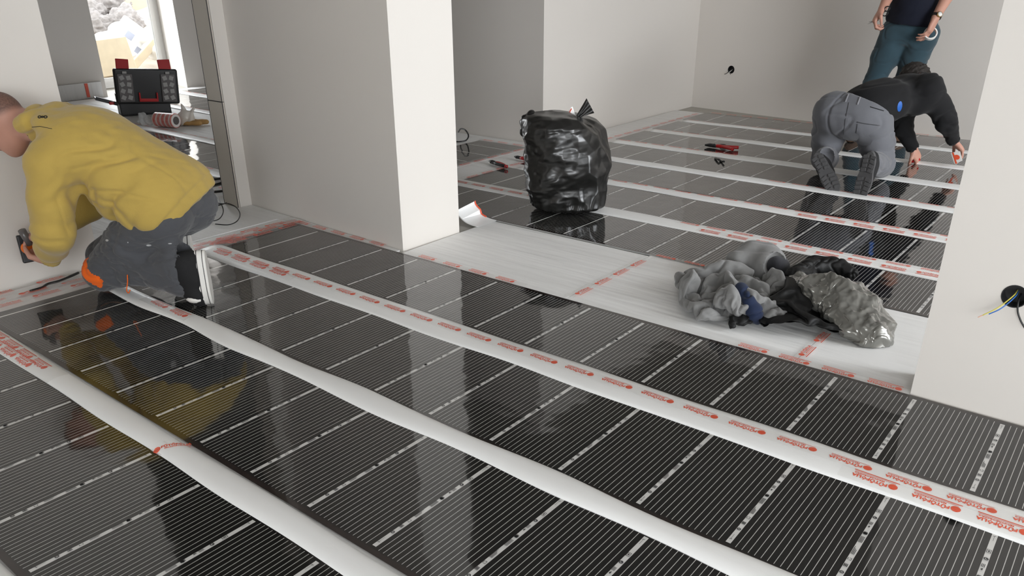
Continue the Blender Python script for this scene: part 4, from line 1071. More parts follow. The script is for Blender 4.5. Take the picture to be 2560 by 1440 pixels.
yard_obj('timber_plank', 345, 152, -12.7, (.06, 1.35, .12), (.62, .0, .1), 'plank', 'long pale timber leaning diagonally under the sack outside', 'plank')
yard_obj('timber_plank', 300, 42, -14.6, (.05, .10, 1.7), (-.62, 0, 0), 'plank', 'thin pale pole leaning across the rubble at the top of the window', 'plank')
yard_obj('cardboard_sheet', 335, 32, -15.2, (.08, .8, .7), (.3, -.4, 0), 'yard_box', 'tan cardboard sheet behind the leaning pole outside', 'cardboard')
yard_obj('pink_board', 330, 4, -15.8, (.10, 1.2, .12), (-.15, 0, 0), 'brick', 'pink board at the very top of the window view', 'board')
yard_obj('plaster_slab', 255, 150, -12.5, (.5, .7, .5), (.05, -.2, .1), 'plank', 'large pale slab in the lower left corner of the window', 'slab')
for k, (px, py, X, sz) in enumerate([(262, 100, -13.8, .26), (300, 78, -14.2, .30), (372, 95, -13.4, .24), (352, 60, -14.6, .20), (375, 40, -15, .25), (385, 130, -12.8, .22)]):
    B_ = Blob(); random.seed(k); c = V3(0, 0, 0)
    for q in range(4): B_.ell(V3(random.uniform(-.3, .3), random.uniform(-.4, .4), random.uniform(-.2, .2))*sz, (sz*.6, sz*.7, sz*.5), None, .05)
    V, F = B_.surface(.03, 1, lambda P: .02*wob(P, 12, k)); o = fastmesh('plaster_lump', V, F, M['sack']); o.location = atX(px, py, X)
    tag(o, ['white lump at the left side of the rubble', 'white heap above the printed sack', 'white lump right of the printed sack', 'small white lump between cardboard and sack', 'pale lump at the upper right of the window', 'white lump beside the window frame, low right'][k], 'plaster lump', 'white lumps in the rubble outside')
B_ = Blob()
for q in range(7): B_.ell(V3(random.uniform(-.6, .6), random.uniform(-.5, .5), random.uniform(-.3, .5)), (.35, .4, .32), None, .1)
V, F = B_.surface(.04, 0, lambda P: .06*wob(P, 9, 2)+.05*wob(P, 25, 3)); o = fastmesh('dry_bush', V, F, M['brush']); o.location = atX(248, 50, -14.6); o.scale = (.45, .8, .8); tag(o, 'grey dry brush at the upper left of the window view', 'bush')
# foam upstand at the far wall of the left room
b = MB(); b.box((-9.655, 4.0, .085), (.014, .95, .17)); o = b.build('foam_upstand', M['foam']); tag(o, 'short white foam upstand against the far wall, above the yellow back', 'foam strip')
b = MB(); b.box((-9.645, 4.30, .09), (.004, .035, .15)); b.build('print', M['print_pale'], o)
# joints and screws of the steel profile
b = MB(); b.box((-4.275, 2.6095, .6135), (.139, .012, .004)); b.build('trim_2', M['black_line'])['kind'] = 'structure'
b = MB()
for x in (-4.3465, -4.2035): b.box((x, 2.6065, 1.35), (.004, .003, 2.7))
b.build('trim_3', M['grey_dark'])['kind'] = 'structure'

# ================================================================== toolbox, tape roll, bottle, bread
def toolbox():
    c = fl(368, 287); c.z = 0; ax = (fl(434, 286)-fl(312, 296)); ax.z = 0; ax.normalize(); 
    r = empty('toolbox', c, 'open black toolbox with red latches standing in front of the bright window', 'toolbox', rz=math.atan2(ax.y, ax.x))
    def bx(nm, p, d, m, par=None, bev=.008, rot=None):
        b = MB(); b.box(p, d, rot, 0, bev); return b.build(nm, M[m], par or r)
    b = MB(); w, dp, h = .47, .26, .20
    b.box((0, dp/2, .01), (w, dp, .02)); b.box((0, .006, h/2), (w, .012, h)); b.box((0, dp-.006, h/2), (w, .012, h)); b.box((-w/2+.006, dp/2, h/2), (.012, dp, h)); b.box((w/2-.006, dp/2, h/2), (.012, dp, h))
    b.box((0, .0, h-.008), (w+.02, .014, .018)); b.build('tray', M['black_plastic'], r)
    b = MB(); b.box((-w/2-.10, .16, h-.06), (.20, .20, .015), Matrix.Rotation(.35, 3, 'Y')); b.box((-w/2-.10, .065, h-.05), (.20, .012, .035), Matrix.Rotation(.35, 3, 'Y')); b.build('cantilever_tray', M['black_plastic'], r)
    bx('latch', (-w/2-.06, .05, .13), (.05, .02, .03), 'red_plastic')
    tilt = Matrix.Rotation(.06, 3, 'X')@Matrix.Rotation(.07, 3, 'Y')
    lc = V3(.045, -.03, h+.075)
    lid = bx('lid', lc, (.585, .055, .335), 'black_plastic', None, .02, tilt)
    def onlid(u, v, w_=0): return lc+tilt@V3(u, -.028-w_, v)
    for s in (-1, 1):
        b = MB(); b.box(onlid(s*.195, -.01, .008), (.135, .018, .265), tilt, 0, .006); og = b.build('organizer', M['smoke'], r)
        b = MB(); random.seed(3+s)
        for i in range(2):
            for j in range(4): b.box(onlid(s*.195+(i-.5)*.06, -.10+j*.062, .019), (.040, .004, .040), tilt@Matrix.Rotation(random.uniform(-.5, .5), 3, 'Y'), 0, .001)
        b.build('small_parts', M['smoke_light'], og)
        b = MB(); b.box(onlid(s*.195, .135, .012), (.04, .012, .022), tilt, 0, .003); b.build('catch', M['smoke_light'], og)
        b = MB(); rt = Matrix.Rotation(-.25, 3, 'X')@Matrix.Rotation(.07-s*.06, 3, 'Y'); b.box(lc+tilt@V3(s*.19-.01, .01, .20), (.115, .014, .11), rt, 0, .006); b.build('latch', M['red_plastic'], r)
    b = MB(); b.box(onlid(0, -.125, .012), (.175, .022, .030), tilt, 0, .004)
    for s in (-1, 1): b.box(onlid(s*.080, -.09, .012), (.014, .022, .075), tilt, 0, .003)
    b.build('handle', M['red_plastic'], r)
M['smoke'] = mat('smoky_clear_plastic', (.13, .12, .12), .25); M['smoke_light'] = mat('frosted_plastic', (.34, .33, .32), .4)
toolbox()
# big roll of printed tape lying on its side, the foam core towards the right
M['tape_side'] = None
def stripe_mat():
    m = bpy.data.materials.new('rolled_printed_tape'); m.use_nodes = True; N = m.node_tree; b = N.nodes['Principled BSDF']; b.inputs['Roughness'].default_value = .3
    tc = node(N, 'ShaderNodeTexCoord'); sp = node(N, 'ShaderNodeSeparateXYZ'); N.links.new(tc.outputs['Object'], sp.inputs[0])
    u = math_(N, 'FRACT', math_(N, 'MULTIPLY', sp.outputs[0], 20.0)); k = math_(N, 'LESS_THAN', u, .62)
    nz = node(N, 'ShaderNodeTexNoise'); nz.inputs['Scale'].default_value = 40; N.links.new(tc.outputs['Object'], nz.inputs['Vector'])
    c = node(N, 'ShaderNodeMix', data_type='RGBA'); c.inputs['A'].default_value = (.82, .70, .66, 1); c.inputs['B'].default_value = (.72, .16, .13, 1)
    N.links.new(math_(N, 'MULTIPLY', k, math_(N, 'ADD', .45, math_(N, 'MULTIPLY', nz.outputs['Fac'], .8))), c.inputs['Factor']); N.links.new(c.outputs['Result'], b.inputs['Base Color']); return m
M['rolltape'] = stripe_mat()
r0 = fl(405, 322); ax = (fl(430, 322)-fl(378, 318)); ax.z = 0; L = ax.length; ax.normalize()
r = empty('tape_roll', (r0.x, r0.y, .0), 'stack of printed tape rolls lying on its side below the toolbox', 'tape roll', rz=math.atan2(ax.y, ax.x))
b = MB(); b.tube([(-.11, .07, .068), (.11, .07, .068)], .064, 28); b.build('winding', M['rolltape'], r, False)
b = MB(); b.tube([(.1105, .07, .068), (.114, .07, .068)], .058, 28); b.build('side_face', M['paper'], r)
b = MB(); b.tube([(.1145, .07, .068), (.117, .07, .068)], .036, 24); b.build('core', M['smoke'], r)
clr = bpy.data.materials.new('clear_plastic'); clr.use_nodes = True; g_ = clr.node_tree.nodes['Principled BSDF']; g_.inputs['Base Color'].default_value = (.85, .87, .88, 1); g_.inputs['Roughness'].default_value = .08; g_.inputs['Alpha'].default_value = .35; M['clear'] = clr
bt = empty('plastic_wrap', fl(368, 316), 'crumpled clear plastic wrap left of the tape rolls', 'wrap', rz=.5)
B_ = Blob(); B_.ell(V3(0, .0, .05), (.085, .05, .045), None, .03); B_.ell(V3(-.04, .02, .10), (.035, .035, .03), None, .03); B_.cut(V3(0, 0, .002), (0, 0, -1))
V, F = B_.surface(.006, 0, lambda P: .010*folds(P, (1, .3, .5), 90, 3)+.004*wob(P, 60, 2)); fastmesh('film', V, F, clr, bt)
# bread in a thin bag
M['crust'] = mat('bread_crust', (.46, .27, .10), .8, var=.2, varscale=20); bagm = bpy.data.materials.new('thin_bag'); bagm.use_nodes = True; g_ = bagm.node_tree.nodes['Principled BSDF']; g_.inputs['Base Color'].default_value = (.82, .76, .68, 1); g_.inputs['Roughness'].default_value = .3; g_.inputs['Alpha'].default_value = .72
p = fl(466, 314); r = empty('bread_bag', p, 'tan bread sticks in a thin white bag, right of the tape rolls', 'bread', rz=.55)
for k, (x, y, L_, a) in enumerate(((-.06, .02, .20, .1), (.03, -.03, .24, .0), (-.03, .06, .18, -.1), (.06, .03, .24, .15))):
    B_ = Blob(); B_.cone(V3(x-L_/2, y-a*.1, .032), V3(x+L_/2, y+a*.1, .030), .026, .024, .02)
    V, F = B_.surface(.007, 1, lambda P: .002*wob(P, 50, k)); fastmesh('bread', V, F, M['crust'], r)
B_ = Blob(); B_.ell(V3(.0, .0, .06), (.10, .07, .07), None, .03); B_.cone(V3(.02, .0, .10), V3(-.03, .02, .19), .035, .012, .03); B_.cone(V3(.04, 0, .10), V3(.10, .0, .16), .03, .014, .03); B_.cut(V3(0, 0, .003), (0, 0, -1))
V, F = B_.surface(.007, 0, lambda P: .012*folds(P, (.8, .3, -.3), 70, 5)); fastmesh('bag', V, F, bagm, r)

# ================================================================== cables and sockets
def cable(pts, label, r=.003, nm='cable', m='cable'):
    b = MB(); b.tube(smoothpath(pts, 8), r, 8); o = b.build(nm, M[m], None, True); return tag(o, label, 'cable')
zc = ZF+.010
cable([fl(500, 478, zc), fl(535, 486, zc+.02), fl(552, 508, zc+.03), fl(558, 530, zc+.01), fl(545, 549, zc), fl(515, 553, zc), fl(480, 552, zc)], 'thin black cable looping out from behind the grey trousers')
cable([fl(500, 526, zc), fl(535, 515, zc+.02), fl(556, 510, zc+.05), fl(570, 509, zc+.03), fl(590, 518, zc+.02), fl(600, 535, zc+.02), fl(592, 553, zc+.01), fl(570, 562, zc), fl(538, 560, zc)], 'black cable loop with a free end in front of the metal profile')
cable([fl(556, 509, zc+.045), fl(540, 508, zc+.04), fl(531, 511, zc+.03), fl(536, 515, zc+.02), fl(552, 512, zc+.03), fl(566, 507, zc+.05)], 'small tight black cable loop at the foot of the metal profile')
cable([fl(495, 462, zc), fl(520, 452, zc+.01), fl(545, 447, zc+.01), fl(575, 444, zc)], 'thick black cable inside the left room, upper one', .008)
cable([fl(495, 476, zc), fl(520, 480, zc+.01), fl(545, 479, zc+.01), fl(570, 476, zc)], 'thick black cable inside the left room, lower one', .008)
cable([fl(75, 728, zc), fl(105, 719, zc), fl(120, 710, zc), fl(150, 702, zc), fl(196, 682, zc)], 'dark strip standing in for the shaded gap along the foot of the left wall', .006)  # no cable: dark tube drawn for the shaded crack between wall and foam
cable([fl(1146, 330, zc), fl(1152, 322, zc+.08), fl(1163, 325, zc+.10), fl(1171, 338, zc+.06), fl(1166, 350, zc+.01), fl(1152, 354, zc), fl(1135, 354, zc)], 'black cable ring with a red mark in the gap beside the pillar', .006)
def cut_round(wall, c, r, depth, axis):
    bm = bmesh.new(); bmesh.ops.create_cone(bm, cap_ends=True, segments=40, radius1=r, radius2=r, depth=depth*2)
    rot = Vector((0, 0, 1)).rotation_difference(axis).to_matrix(); bmesh.ops.transform(bm, matrix=Matrix.Translation(c)@rot.to_4x4(), verts=bm.verts)
    me = bpy.data.meshes.new('c'); bm.to_mesh(me); bm.free(); o = bpy.data.objects.new('c', me); COL.objects.link(o)
    md = wall.modifiers.new('b', 'BOOLEAN'); md.object = o; md.operation = 'DIFFERENCE'; md.solver = 'EXACT'
    bpy.context.view_layer.update(); dg = bpy.context.evaluated_depsgraph_get(); nm = bpy.data.meshes.new_from_object(wall.evaluated_get(dg)); wall.modifiers.clear(); wall.data = nm; bpy.data.objects.remove(o)
def socket(wall, c, n, r, label, wires):
    n = Vector(n).normalized(); cut_round(wall, c, r, .045, n)
    t = n.cross(V3(0, 0, 1)).normalized(); u = V3(0, 0, 1)
    root = empty('socket_box', c-n*.044, label, 'socket box')
    b = MB(); N_ = 32
    rings = [(r*1.03, .0455), (r*.93, .0455), (r*.90, .003), (.0005, .003)]
    V = [tuple(n*z+(t*math.cos(2*PI*k/N_)+u*math.sin(2*PI*k/N_))*q) for q, z in rings for k in range(N_)]
    b.add(V, [(j*N_+k, j*N_+(k+1) % N_, (j+1)*N_+(k+1) % N_, (j+1)*N_+k) for j in range(3) for k in range(N_)])
    b.add([tuple(n*.001+(t*math.cos(2*PI*k/N_)+u*math.sin(2*PI*k/N_))*r*.97) for k in range(N_)], [tuple(range(N_))])
    b.build('box', M['black_plastic'], root)
    for nm, m, pts, rr in wires:
        b = MB(); b.tube(smoothpath([n*z+t*x+u*y for x, y, z in pts], 8), rr, 8); b.build(nm, M[m], root, True)
M['w_yellow'] = mat('yellow_wire', (.62, .55, .10), .4); M['w_blue'] = mat('blue_wire', (.03, .15, .50), .4); M['w_brown'] = mat('copper_tip', (.75, .45, .33), .4)
wr_ = bpy.data.objects['wall_right']; sc = atY(2537, 741, 2.613)
sg = 1 if V3(0, -1, 0).cross(V3(0, 0, 1)).dot(Vector(_R)) > 0 else -1     # +t appears on the right of the photo?
socket(wr_, sc, (0, -1, 0), .034, 'black socket box with yellow and blue wires in the right wall',
       [('wire', 'w_yellow', [(-sg*.0, .010, .01), (-sg*.004, .002, .05), (-sg*.03, -.030, .085), (-sg*.062, -.058, .10)], .0018),
        ('wire', 'w_blue', [(sg*.003, .008, .01), (sg*.001, .0, .05), (-sg*.022, -.032, .08), (-sg*.048, -.054, .09)], .0018),
        ('wire', 'w_brown', [(-sg*.060, -.056, .099), (-sg*.072, -.066, .104)], .0017),
        ('wire', 'cable', [(sg*.012, .0, .01), (sg*.012, -.006, .046), (sg*.018, -.035, .06), (sg*.032, -.062, .062), (sg*.05, -.085, .062)], .0026)])
wb_ = bpy.data.objects['wall_back']
_n = Matrix.Rotation(-math.atan2(.335, 2.754), 3, 'Z')@V3(0, -1, 0); _wp = wb_.data.vertices[0].co
# point of the back wall straight behind the measured direction
d_ = Vector(_ray(1828, 174)).normalized(); P0 = V3(-2.55+.007, 7.737+.06, 1)+_n*.06; t_ = (P0-Vector(_C)).dot(_n)/d_.dot(_n); sb = Vector(_C)+d_*t_
socket(wb_, sb, _n, .036, 'small black socket box with loose wires in the back wall',
       [('wire', 'cable', [(-sg*.01, .0, .01), (-sg*.012, -.01, .05), (-sg*.03, -.035, .07), (-sg*.050, -.045, .08)], .003), ('wire', 'cable', [(sg*.005, .0, .01), (sg*.004, -.02, .05), (sg*.006, -.045, .06)], .003), ('wire', 'paper', [(-sg*.0, .0, .01), (-sg*.004, -.02, .06), (-sg*.012, -.042, .07)], .003)])

# ================================================================== pliers on the floor
def pliers(p, ang, spread, label, s=1.0, cols=('red_plastic', 'red_plastic')):
    r = empty('pliers', (p.x, p.y, p.z), label, 'pliers', 'red-handled pliers on the floor', rz=ang); r.scale = (s, s, s)
    b = MB(); b.box((.0, 0, .010), (.030, .030, .016), None, 0, .004); b.ball((.004, 0, .018), (.009, .009, .005)); b.build('joint', M['black_plastic'], r)
    for sg_ in (-1, 1):
        Rz = Matrix.Rotation(sg_*spread, 3, 'Z')
        b = MB(); b.tube([Rz@V3(.0, -sg_*.004, .011), Rz@V3(.030, -sg_*.009, .011), Rz@V3(.060, -sg_*.004, .011)], [.010, .011, .005], 8); b.build('jaw', M['black_plastic'], r, True)
        pts = [Rz@V3(-.012, sg_*.006, .012), Rz@V3(-.04, sg_*.016, .013), Rz@V3(-.09, sg_*.018, .013), Rz@V3(-.145, sg_*.012, .013)]
        b = MB(); b.tube(smoothpath(pts, 5), .0100, 10); b.build('handle', M[cols[0 if sg_ < 0 else 1]], r, True)
def angd(a, b): d = b-a; return math.atan2(d.y, d.x)
zt = ZF+.008
pliers(fl(1236, 411, zt), angd(fl(1270, 424), fl(1218, 406)), .10, 'closed pliers with one red and one dark handle left of the rubbish bag', 1.15, ('red_plastic', 'black_plastic'))
pliers(fl(1786, 369, zt), angd(fl(1822, 370), fl(1765, 362)), .34, 'open red-handled pliers in the middle of the back room', 1.30)
pliers(fl(1300, 398, zt+.004), angd(fl(1320, 402), fl(1290, 395)), .05, 'black-headed pliers mostly hidden behind the rubbish bag', 1.0)
b = MB(); b.tube(smoothpath([fl(1788, 396, zt), fl(1797, 399, zt+.01), fl(1802, 403, zt), fl(1810, 404, zt+.01)], 4), .008, 6); tag(b.build('cable_offcut', M['cable'], None, True), 'tiny black cable offcut below the open pliers', 'cable')
# ================================================================== garments dropped into a heap by a short cloth simulation
def drape(kind, seed, frames, vox):
    B = Blob()
    if kind == 'hoodie':
        B.box(V3(0, 0, .30), (.24, .035, .29), None, .03, .02)
        for s in (1, -1): B.chain([V3(s*.20, 0, .54), V3(s*.38, .03, .36), V3(s*.45, .05, .12)], [.055, .05, .038], .02)
        B.ell(V3(0, .03, .66), (.12, .07, .13), None, .03)
    else:
        B.box(V3(0, 0, .27), (.20, .03, .25), None, .025, .02)
        for s in (1, -1): B.chain([V3(s*.17, 0, .47), V3(s*.33, .03, .30), V3(s*.39, .05, .10)], [.045, .04, .032], .02)
    V, F = B.surface(vox, 1); c = V[F].mean(1)
    if kind == 'hoodie': F = F[~((c[:, 2] < .025) | ((c[:, 1] < -.015) & (np.abs(c[:, 0]) < .075) & (c[:, 2] > .60) & (c[:, 2] < .74)) | ((np.abs(c[:, 0]) > .40) & (c[:, 2] < .095)))]
    else: F = F[~((c[:, 2] < .03) | ((np.abs(c[:, 0]) < .07) & (c[:, 2] > .51)))]
    used = np.unique(F); mp = -np.ones(len(V), int); mp[used] = np.arange(len(used)); V = V[used]; F = mp[F]
    V[:, 2] -= V[:, 2].min(); V[:, 1] += .07*np.sin(V[:, 0]*13+seed)+.03*np.sin(V[:, 2]*12+seed*2); V[:, 0] *= .78
    lean = .85 if kind == 'hoodie' else .7
    Rx = np.array([[1, 0, 0], [0, math.cos(lean), -math.sin(lean)], [0, math.sin(lean), math.cos(lean)]]); V = V@Rx.T
    V[:, 2] += .15-V[:, 2].min(); tmp = []
    o = fastmesh('cloth', V, F, M['hoodie']); tmp.append(o)
    def col(verts, faces, loc=(0, 0, 0), fr=60):
        q = mesh('collider', verts, faces); q.location = loc; q.modifiers.new('c', 'COLLISION'); q.collision.thickness_outer = .006; q.collision.cloth_friction = fr; tmp.append(q); return q
    col([(-2, -2, 0), (2, -2, 0), (2, 2, 0), (-2, 2, 0)], [(0, 1, 2, 3)])
    for c_, r_ in (((( -.02, .02, .03), (.12, .10, .07)), ((.12, .12, .03), (.07, .06, .08))) if kind == 'hoodie' else (((0, .02, .01), (.12, .10, .05)),)):
        b = MB(); b.ball(c_, r_, 0, 20, 12); col(b.v, b.f)
    T = (.52, .25, .45, .21) if kind == 'hoodie' else (.45, .26, .40, .20); cy = V[:, 1].mean()-.03
    for ax, sg_, a, e in ((0, 1, T[0], T[1]), (0, -1, T[0], T[1]), (1, 1, T[2], T[3]), (1, -1, T[2], T[3])):
        P = [(0, -1.2, 0), (0, 1.2, 0), (0, 1.2, 1.2), (0, -1.2, 1.2)] if ax == 0 else [(-1.2, 0, 0), (1.2, 0, 0), (1.2, 0, 1.2), (-1.2, 0, 1.2)]
        q = col(P, [(0, 1, 2, 3)]); q.collision.use_culling = False; base = cy if ax == 1 else 0
        for fr, val in ((1, a), (10, a), (int(frames*.62), e)):
            q.location[ax] = base+sg_*val; q.keyframe_insert('location', index=ax, frame=fr)
    m = o.modifiers.new('cloth', 'CLOTH'); s = m.settings; s.quality = 6; s.mass = .35 if kind == 'hoodie' else .2
    s.tension_stiffness = s.compression_stiffness = 25; s.shear_stiffness = 12; s.bending_stiffness = 2.5 if kind == 'hoodie' else 1.0; s.air_damping = 1.5
    cs = m.collision_settings; cs.use_self_collision = True; cs.self_distance_min = .0045; cs.collision_quality = 3; cs.distance_min = .006; cs.self_friction = 10
    m.point_cache.frame_start = 1; m.point_cache.frame_end = frames
    for fr in range(1, frames+1): SC.frame_set(fr)
    dg = bpy.context.evaluated_depsgraph_get(); me = o.evaluated_get(dg).to_mesh(); W_ = np.array([v.co[:] for v in me.vertices])
    SC.frame_set(1)
    for q in tmp:
        d = q.data; a_ = q.animation_data.action if q.animation_data else None; bpy.data.objects.remove(q); bpy.data.meshes.remove(d)
        if a_: bpy.data.actions.remove(a_)
    c = (W_.min(0)+W_.max(0))/2; c[2] = 0; return W_-c, F
# the cloth is dropped while nothing else takes part: keep the scene's objects out of the way of the solver
def lay(nm, shape, m, c, rz, sc, th):
    V, F = shape; V = V*np.array(sc); ca, sa = math.cos(rz), math.sin(rz)
    V = np.stack([V[:, 0]*ca-V[:, 1]*sa+c[0], V[:, 0]*sa+V[:, 1]*ca+c[1], V[:, 2]+c[2]], 1); V[:, 2] = np.maximum(V[:, 2], c[2]+.003)
    o = fastmesh(nm, V, F, m); s = o.modifiers.new('thickness', 'SOLIDIFY'); s.thickness = th; s.offset = 1; u = o.modifiers.new('smooth', 'SUBSURF'); u.levels = u.render_levels = 2
    return o
# ================================================================== rubbish bag
def plastic(name, col, rough=.22, bs=40, st=.6, dist=.006, coat=.3):
    m = bpy.data.materials.new(name); m.use_nodes = True; N = m.node_tree; b = N.nodes['Principled BSDF']
    b.inputs['Base Color'].default_value = (*col, 1); b.inputs['Roughness'].default_value = rough; b.inputs['Coat Weight'].default_value = coat; b.inputs['Coat Roughness'].default_value = .12
    tc = node(N, 'ShaderNodeTexCoord'); nz = node(N, 'ShaderNodeTexNoise'); nz.noise_type = 'RIDGED_MULTIFRACTAL'; nz.inputs['Scale'].default_value = bs; nz.inputs['Detail'].default_value = 3
    mp = node(N, 'ShaderNodeMapping'); mp.inputs['Rotation'].default_value = (.3, .5, .2); mp.inputs['Scale'].default_value = (1, .55, 1.4)
    N.links.new(tc.outputs['Object'], mp.inputs[0]); N.links.new(mp.outputs[0], nz.inputs['Vector'])
    bp = node(N, 'ShaderNodeBump'); bp.inputs['Strength'].default_value = st; bp.inputs['Distance'].default_value = dist
    N.links.new(nz.outputs['Fac'], bp.inputs['Height']); N.links.new(bp.outputs['Normal'], b.inputs['Normal']); N.links.new(bp.outputs['Normal'], b.inputs['Coat Normal']); return m
M['bag'] = plastic('black_bin_liner', (.010, .0098, .0092), .30, 9, .6, .012, .2)
def bin_bag():
    R2 = V3(_R[0], _R[1], 0).normalized(); D2 = V3(-R2.y, R2.x, 0)           # across the view and away from it
    base = fl(1412, 544); c0 = base+D2*.17; c0.z = 0
    tp = lambda px, py: (atXY(px, py))
    # silhouette heights and half widths measured in the vertical plane through the middle of the bag
    def inplane(px, py):
        d = Vector(_ray(px, py)); t = ((c0-Vector(_C)).dot(D2))/d.dot(D2); p = Vector(_C)+d*t; return (p-c0).dot(R2), p.z
    Lf = [(1345, 528), (1330, 505), (1325, 460), (1320, 410), (1310, 360), (1305, 315), (1304, 292), (1325, 284)]
    Rt = [(1480, 530), (1508, 512), (1519, 470), (1518, 420), (1511, 375), (1497, 332), (1478, 298), (1450, 290)]
    lz = [inplane(*q) for q in Lf]; rz = [inplane(*q) for q in Rt]
    zt = .61; nv = 150; nu = 260; V = []
    def interp(tab, z):
        zs = [q[1] for q in tab]; xs = [q[0] for q in tab]
        return float(np.interp(z, zs, xs))
    zmax = min(lz[-1][1], rz[-1][1])
    for j in range(nv+1):
        v = j/nv; z = zmax*(1-math.cos(PI*v))/2
        xl = interp(sorted(lz, key=lambda q: q[1]), z); xr = interp(sorted(rz, key=lambda q: q[1]), z)
        close = min(1, math.sqrt(max(0, 1-((z-.045)/.045)**2)) if z < .045 else 1)*(1 if z < zmax*.90 else math.sqrt(max(0.0, 1-((z-zmax*.90)/(zmax*.10))**2)))
        cx = (xl+xr)/2; rx = (xr-xl)/2*close; ry = .215*(1+.10*math.sin(z*6))*close
        for i in range(nu):
            a = 2*PI*i/nu; ca, sa = math.cos(a), math.sin(a); e = .80
            x = cx+rx*math.copysign(abs(ca)**e, ca); y = ry*math.copysign(abs(sa)**e, sa)
            V.append((x, y, z))
    V = np.array(V); P = V.copy()
    nrm = V-np.array([0, 0, .3]); nrm[:, 2] *= .35; nrm /= np.linalg.norm(nrm, axis=1)[:, None]+1e-9
    m = sstep(0, .06, P[:, 2])*.8+.2
    # broad dents, sharp tension folds running sideways on the upper left, facets low on the right
    dent = np.array([noise.noise(Vector((p[0]*5, p[1]*5, p[2]*4.2))) for p in P])
    rid = np.array([noise.multi_fractal(Vector((p[0]*4+p[2]*3, p[1]*4, p[2]*13-p[0]*2.5)), 1, 2.2, 3) for p in P])
    fac = np.array([noise.voronoi(Vector((p[0]*7, p[1]*7, p[2]*7+3)))[0][0] for p in P]); fac2 = np.array([noise.voronoi(Vector((p[0]*17, p[1]*17+5, p[2]*15)))[0][0] for p in P])
    left = 1-sstep(-.02, .18, P[:, 0])
    d = .030*dent+left*.016*(np.abs(rid)-.5)+.045*(fac-.35)*(1-.5*left)+.010*(fac2-.3)
    low = 1-sstep(.03, .16, P[:, 2]); ang = np.arctan2(P[:, 1], P[:, 0]); d = d*(1-.6*low)+low*.007*np.sin(ang*23+3*dent)
    V = V+nrm*(d*m)[:, None]; V[:, 2] = np.maximum(V[:, 2], .002)
    W_ = [tuple(c0+R2*p[0]+D2*p[1]+V3(0, 0, p[2]+ZF+.008)) for p in V]
    Fc = [(j*nu+i, j*nu+(i+1) % nu, (j+1)*nu+(i+1) % nu, (j+1)*nu+i) for j in range(nv) for i in range(nu)]
    bag = mesh('rubbish_bag', W_, Fc, M['bag'], smooth=True); tag(bag, 'full black plastic rubbish bag standing on the heating film', 'rubbish bag')
    # gathered corners at the rim
    def pt(px, py, dy=0): x, z = inplane(px, py); return c0+R2*x+D2*dy+V3(0, 0, z)
    B_ = Blob(); B_.cone(pt(1316, 300), pt(1330, 291), .030, .028, .02); B_.cone(pt(1330, 291), pt(1385, 302, .02), .030, .018, .03); B_.cone(pt(1316, 300), pt(1312, 330), .028, .03, .02)
    V_, F_ = B_.surface(.005, 1, lambda P: .006*folds(P, np.array(R2)+np.array((0, 0, .4)), 120, 3)); fastmesh('gathered_rim', V_, F_, M['bag'], bag)
    # twisted ear, opening out like a fan
    b = MB(); A0 = pt(1443, 296); rows = []
    for i in range(15):
        t = i/14; p = pt(1438+38*t, 297-33*t+0*t, 0); wd = .010+.050*t**1.3; row = []
        for k in range(9):
            q = k/8-.5; o_ = p+(R2*.62*(-.5)+V3(0, 0, 1)*(-.95))*(q*2*wd)*.7+R2*(q*wd*1.2)+D2*(.012*math.sin(k*1.7+t*3)*(1-.4*t)); row.append(o_)
        rows.append(row)
    Vv = [p for row in rows for p in row]; n_ = len(Vv); Vv += [p+D2*.003 for p in Vv[:n_]]
    Ff = [(i*9+k, i*9+k+1, (i+1)*9+k+1, (i+1)*9+k) for i in range(14) for k in range(8)]; Ff += [tuple(n_+q for q in f[::-1]) for f in Ff[:]]
    mesh('twisted_ear', Vv, Ff, M['bag'], bag, True)
    # scrap of printed foam sticking out
    q0, q1, q2, q3 = pt(1414, 290, .01), pt(1440, 292, .02), pt(1432, 268, .02), pt(1428, 268, .0)
    Vv = [q0, q1, q2, q3]; Vv += [v+D2*.004 for v in Vv]
    o = mesh('foam_scrap', Vv, [(0, 1, 2, 3), (7, 6, 5, 4), (0, 4, 5, 1), (1, 5, 6, 2), (2, 6, 7, 3), (3, 7, 4, 0)], M['strip']); tag(o, 'scrap of white foam with orange stripe poking out of the rubbish bag', 'foam scrap')
    e = (q3-q0); b = MB(); b.tube([q0+e*.1+(q1-q0)*.2-D2*.002, q0+e*.85+(q1-q0)*.12-D2*.002], .0028, 6); b.build('print', M['print'], o)
bin_bag()

